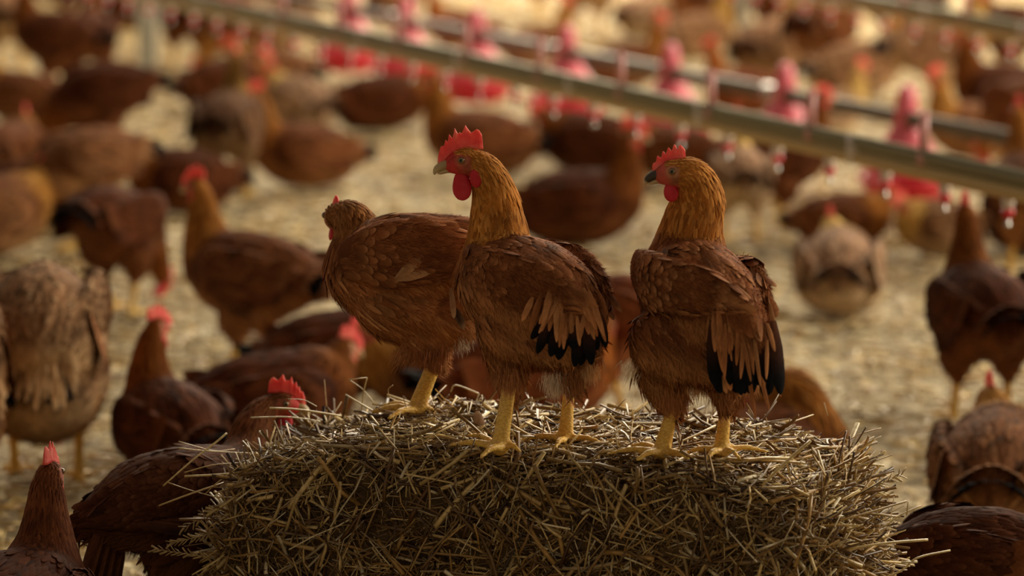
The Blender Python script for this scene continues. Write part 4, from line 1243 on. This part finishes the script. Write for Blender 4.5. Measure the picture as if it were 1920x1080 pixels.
# ------------------------------------------------------------------ the flock
PR = {k: build_hen(pose(k), 20 + i, lod=.75, pal=dict(PAL, face=i % 2), voxel=.0048, fluff=1500) for i, k in enumerate(('alert', 'look', 'peck', 'lie', 'tuck', 'rest', 'lielook'))}
BR = (.38, .35, .33); DK = (.20, .15, .13); PALE = (.78, 1.22, 1.9); TAN = (.60, .82, 1.08); GREY = (.32, .40, .50); RED = (.45, .33, .30); MID = (.50, .56, .62)
# pose, feet pixel, heading in degrees (0 right, 90 away, 180 left), tint, scale, label
FLOCK = [
 ('alert', 470, 712, 150, BR, 1.0, 'brown hen standing on the floor left of the bale hens, facing away to the left'),
 ('peck', 225, 590, 60, DK, .95, 'dark brown hen pecking at the floor behind the alert hen at left'),
 ('peck', 125, 470, 205, MID, 1.0, 'tan hen bending low at the left edge, legs pale'),
 ('alert', 428, 372, 82, GREY, 1.0, 'grey backed hen seen from behind on yellow legs, upper left'),
 ('lie', 565, 352, 195, BR, 1.0, 'brown hen lying down in front of a pale one, upper left of the bale'),
 ('rest', 575, 250, 120, PALE, 1.0, 'pale hen with humped back and head down, upper left'),
 ('rest', 705, 248, 10, DK, 1.0, 'dark hen under the drinker line facing right, red face lit'),
 ('lie', 915, 330, 172, BR, 1.05, 'brown hen lying on the floor just right of the centre hen comb'),
 ('lie', 1090, 462, -10, DK, 1.05, 'dark hen lying between the centre and right hens of the bale'),
 ('rest', 1085, 330, 170, DK, 1.0, 'very dark hen lying just under the red pans in the middle'),
 ('alert', 1388, 455, 92, PALE, .82, 'slim pale hen standing upright right behind the neck of the right hen'),
 ('alert', 1462, 432, 15, DK, .9, 'dark hen facing right beside the slim pale hen'),
 ('rest', 1585, 470, 345, BR, .78, 'small brown hen sitting behind the pale lying hen, in front of the red pan'),
 ('rest', 1572, 585, 85, PALE, 1.0, 'pale tan hen lying with its back to us right of the bale hens'),
 ('alert', 1862, 792, 100, DK, 1.0, 'dark hen standing with back turned at the right edge, red comb up'),
 ('alert', 2000, 770, 80, MID, .95, 'lighter hen cut by the right edge beside the dark standing one'),
 ('rest', 1868, 1000, 80, MID, 1.08, 'mid brown hen sitting in front of the dark standing hen at right'),
 ('tuck', 1425, 965, 15, BR, 1.0, 'brown hen resting behind the right end of the bale, head tucked'),
 ('lielook', 305, 905, 118, DK, .95, 'dark hen sitting left of the bale with red wattles turned right'),
 ('rest', 520, 850, 20, DK, 1.0, 'dark hen lying behind the comb of the half hidden hen'),
 ('rest', 640, 750, 10, DK, .95, 'dark hen lying behind the left end of the bale top'),
 ('rest', 800, 775, 200, MID, .95, 'tan brown hen lying directly behind the leg of the left hen'),
 ('rest', 1120, 800, 20, RED, 1.1, 'reddish hen sitting behind the bale between centre and right hens'),
 ('peck', 1010, 800, 160, RED, .9, 'red brown hen with head down behind the legs of the centre hen'),
 # upper left
 ('peck', 185, 318, 200, DK, 1.05, 'dark hen bending in the upper left, red face pointing left'),
 ('rest', 335, 400, 200, DK, .95, 'dark hen lying behind the pecking one at left'),
 ('rest', 20, 350, 70, BR, 1.0, 'brown hen cut by the left edge below the red necked one'),
 ('rest', 15, 480, 30, MID, 1.1, 'tan hen sitting at the left edge under the bending hen'),
 ('rest', 80, 430, 10, DK, 1.0, 'nearly black hen lying behind the legs of the bending hen'),
 ('alert', 110, 185, 160, DK, 1.05, 'dark hen at the upper left with red neck against the straw'),
 ('alert', 165, 176, 95, DK, 1.0, 'dark hen standing left of the pale grey post'),
 ('rest', 45, 240, 150, BR, 1.0, 'brown hen lying at the far upper left edge'),
 ('look', 20, 130, 90, TAN, 1.0, 'tan hen standing at the upper left corner'),
 ('alert', 350, 128, 95, DK, .95, 'dark hen behind the grey post, on its right side'),
 ('peck', 455, 150, 180, MID, .9, 'tan hen bending behind the grey backed hen'),
 ('lie', 235, 60, 170, DK, 1.0, 'dark hen lying far back left of the post top'),
 ('alert', 130, 60, 10, DK, 1.0, 'dark hen far back in the upper left corner'),
 ('peck', 545, 130, 30, PALE, .9, 'pale hen bending under the far end of the drinker line'),
 ('lie', 420, 55, 20, RED, 1.0, 'reddish hen lying beyond the drinker line at the upper left'),
 ('rest', 1265, 345, 160, BR, .9, 'brown hen lying under the drinker line between two bale hens'),
 ('rest', 425, 212, 20, DK, 1.0, 'dark hen lying low between the grey post and the grey backed hen'),
 ('rest', 505, 185, 160, MID, 1.0, 'tan hen lying left of the pale bending one, upper left'),
 ('rest', 480, 95, 200, DK, 1.0, 'dark hen lying below the far end of the near drinker line'),
 # top centre and right
 ('look', 1120, 75, 90, TAN, 1.2, 'tan hen standing behind the feed pipe at the top centre'),
 ('lie', 1190, 70, 60, PALE, 1.0, 'pale hen sitting beyond the feed pipe, top centre'),
 ('lie', 1310, 112, 30, TAN, 1.0, 'tan hen lying behind the thin post'),
 ('lie', 1450, 150, 60, TAN, 1.25, 'orange tan hen sitting right of the thin post'),
 ('alert', 1545, 170, 60, BR, 1.15, 'brown hen with upright neck and red comb under the far drinker line'),
 ('lie', 1610, 185, 20, TAN, 1.1, 'tan hen lying right of the red combed one, top right'),
 ('alert', 1760, 215, 10, TAN, 1.1, 'tan hen facing right with red face lit, top right'),
 ('lie', 1880, 235, 170, DK, 1.1, 'dark hen lying behind the feed pipe at the right edge'),
 ('alert', 1890, 160, 150, DK, 1.0, 'dark hen standing under the far drinker line at the right edge'),
 ('alert', 1380, 80, 20, DK, 1.0, 'dark hen standing behind the thin post'),
 ('alert', 1640, 110, 170, DK, 1.1, 'dark hen in shade under the far drinker line'),
 ('peck', 1720, 110, 20, DK, 1.0, 'dark hen bending beneath the far drinker line'),
 ('lie', 1470, 60, 150, DK, 1.1, 'dark hen lying furthest back right of the thin post'),
 ('lie', 1820, 300, 200, MID, .95, 'tan hen sitting between the feed pipe and near drinker line at right'),
 ('peck', 1905, 330, 120, BR, .95, 'brown hen bending between the two lines at the right edge'),
 ('lie', 1560, 255, 20, PALE, .8, 'pale hen sitting between feeders on the right'),
 ('lie', 1390, 215, 170, RED, .85, 'reddish hen lying between the feeders above the right hen'),
 ('lie', 1180, 165, 10, BR, .9, 'brown hen lying between feeders in the middle'),
 ('lie', 1010, 125, 20, MID, .9, 'tan hen lying between feeders above the centre hen'),
 ('lie', 860, 95, 190, RED, .9, 'reddish hen lying between feeders above the left hen'),
 ('alert', 1010, 30, 30, BR, 1.0, 'brown hen far back at the top centre'),
 ('alert', 560, 40, 60, BR, 1.0, 'brown hen far back between pipe and drinker line at top'),
 ('lie', 745, 45, 60, MID, 1.0, 'tan hen lying far back beyond the feeders'),
 ('lie', 1270, 40, 170, BR, 1.1, 'brown hen lying far back above the right hen'),
 ('rest', 1775, 480, 200, TAN, .75, 'tan hen sitting under the near drinker line, right of the nearest red pan'),
 ('alert', 1935, 520, 100, BR, 1.0, 'brown hen cut by the right edge behind the dark standing one'),
 ('rest', 1895, 470, 95, DK, .95, 'dark hen sitting behind the head of the dark standing hen'),
]
# keep the birds from standing inside one another, the feeders or the bale: each bird is two discs on the floor
POS = np.array([FL(x, y)[:2] for (k, x, y, *_r) in FLOCK])
DIR = np.array([(math.cos(math.radians(a)), math.sin(math.radians(a))) for (k, x, y, a, *_r) in FLOCK])
SC = np.array([f[5] for f in FLOCK])
FIX = [((fa + ft * ((FL(x, y, .28) - fa) @ ft))[:2], .15) for x, y, l in FEED]
FIX += [((BC + BU * u)[:2], .20) for u in (-.26, -.1, .1, .26)] + [(np.array([-.47, 4.95]), .12), (np.array([-.37, 5.12]), .10), (np.array([-.82, 6.52]), .13), (np.array([1.1, 7.3]), .01)]
for it in range(60):
    for i in range(len(POS)):
        for j in range(i + 1, len(POS)):
            if np.abs(POS[i] - POS[j]).max() > .5: continue
            for a in (-.10, .03):
                for b in (-.10, .03):
                    d = (POS[i] + DIR[i] * a * SC[i]) - (POS[j] + DIR[j] * b * SC[j])
                    r = np.linalg.norm(d) + 1e-6; m = .098 * (SC[i] + SC[j])
                    if r < m:
                        s = d / r * (m - r) * .35; POS[i] += s; POS[j] -= s
        for c, rr in FIX:
            for a in (-.10, .03):
                d = POS[i] + DIR[i] * a * SC[i] - c; r = np.linalg.norm(d) + 1e-6; m = rr + .09 * SC[i]
                if r < m: POS[i] += d / r * (m - r) * .5
for (k, x, y, an, tint, s_, lab), p in zip(FLOCK, POS):
    place_hen(PR[k], (p[0], p[1], 0), math.radians(an), lab, tint=tint, sc_=s_)
# nearer ones, placed by distance
# a fluffy pale rump for the two bending birds at the left edge
fr = pose('peck')
fr['trunk'][0] = (-.150, 0, .225, .03, .035); fr['trunk'][1] = (-.115, 0, .245, .075, .085); fr['trunk'][2] = (-.045, 0, .232, .095, .115)
fr['fluff_z'] = .21; fr['flen'] = .9
fr['blobs'] = [(-.06, 0, .15, .085, .085, .075)]
for w_ in fr['wings']:
    w_['chain'] = [(a, b * .92, c + .03, d, e * .9) for a, b, c, d, e in w_['chain']]
    w_['flight'] = [(tuple(np.array(f_[0]) * (1, .92, 1) + (0, 0, .03)), f_[1], (-.8, f_[2][1], -.75), f_[3] * .8, f_[4], *f_[5:]) for f_ in w_['flight']]
PALP = dict(PAL, back=(.24, .115, .052), back2=(.32, .165, .080), belly=(.60, .385, .20), belly2=(.72, .50, .29), tip=(.66, .45, .26))
t_ = []
for i in range(7):
    a = (i - 3) / 3
    t_.append(((-.150, .024 * a, .205), (-1, a * .3, .3), (-.25, a * .45 + .1 * rng.normal(), -1), .048 + .024 * rng.random(), .016, PAL['dark'], B_, B_))
for i in range(44):
    a = rng.uniform(-1, 1)
    t_.append(((-.162, .042 * a, .195 + .06 * rng.random()), (-1, a * .3, .4), (-.35, a * .5, -1), .040 + .028 * rng.random(), .010, PALP['back2'], PALP['belly'], PALP['tip']))
fr['tail'] = t_
RUMP = build_hen(fr, 77, lod=1.3, pal=PALP, voxel=.0042, fluff=30000)
NEARP = build_hen(pose('peck'), 78, lod=1.9, pal=PALD, voxel=.0040, fluff=6000)
NEARA = build_hen(pose('alert'), 79, lod=1.9, pal=PALD, voxel=.0040, fluff=6000)
def near(parts, px, Y, an, tint, s_, lab):
    place_hen(parts, ((px - 960) * Y / FPX, Y, 0), math.radians(an), lab, tint=tint, sc_=s_)
near(NEARA, 12, 4.66, 76, (.55, .50, .50), .93, 'dark red hen in the bottom left corner, back turned, small comb up')
near(RUMP, 72, 6.55, 93, (.5, .5, .5), 1.16, 'pale fluffy hen bending forward at the left edge, rump towards us')
near(RUMP, -135, 6.3, 112, (.42, .39, .37), 1.12, 'tan hen cut off by the left edge beside the pale fluffy rump')
near(NEARP, 1800, 5.02, 165, (.42, .40, .40), .86, 'very dark hen bending at the bottom right corner beside the bale')
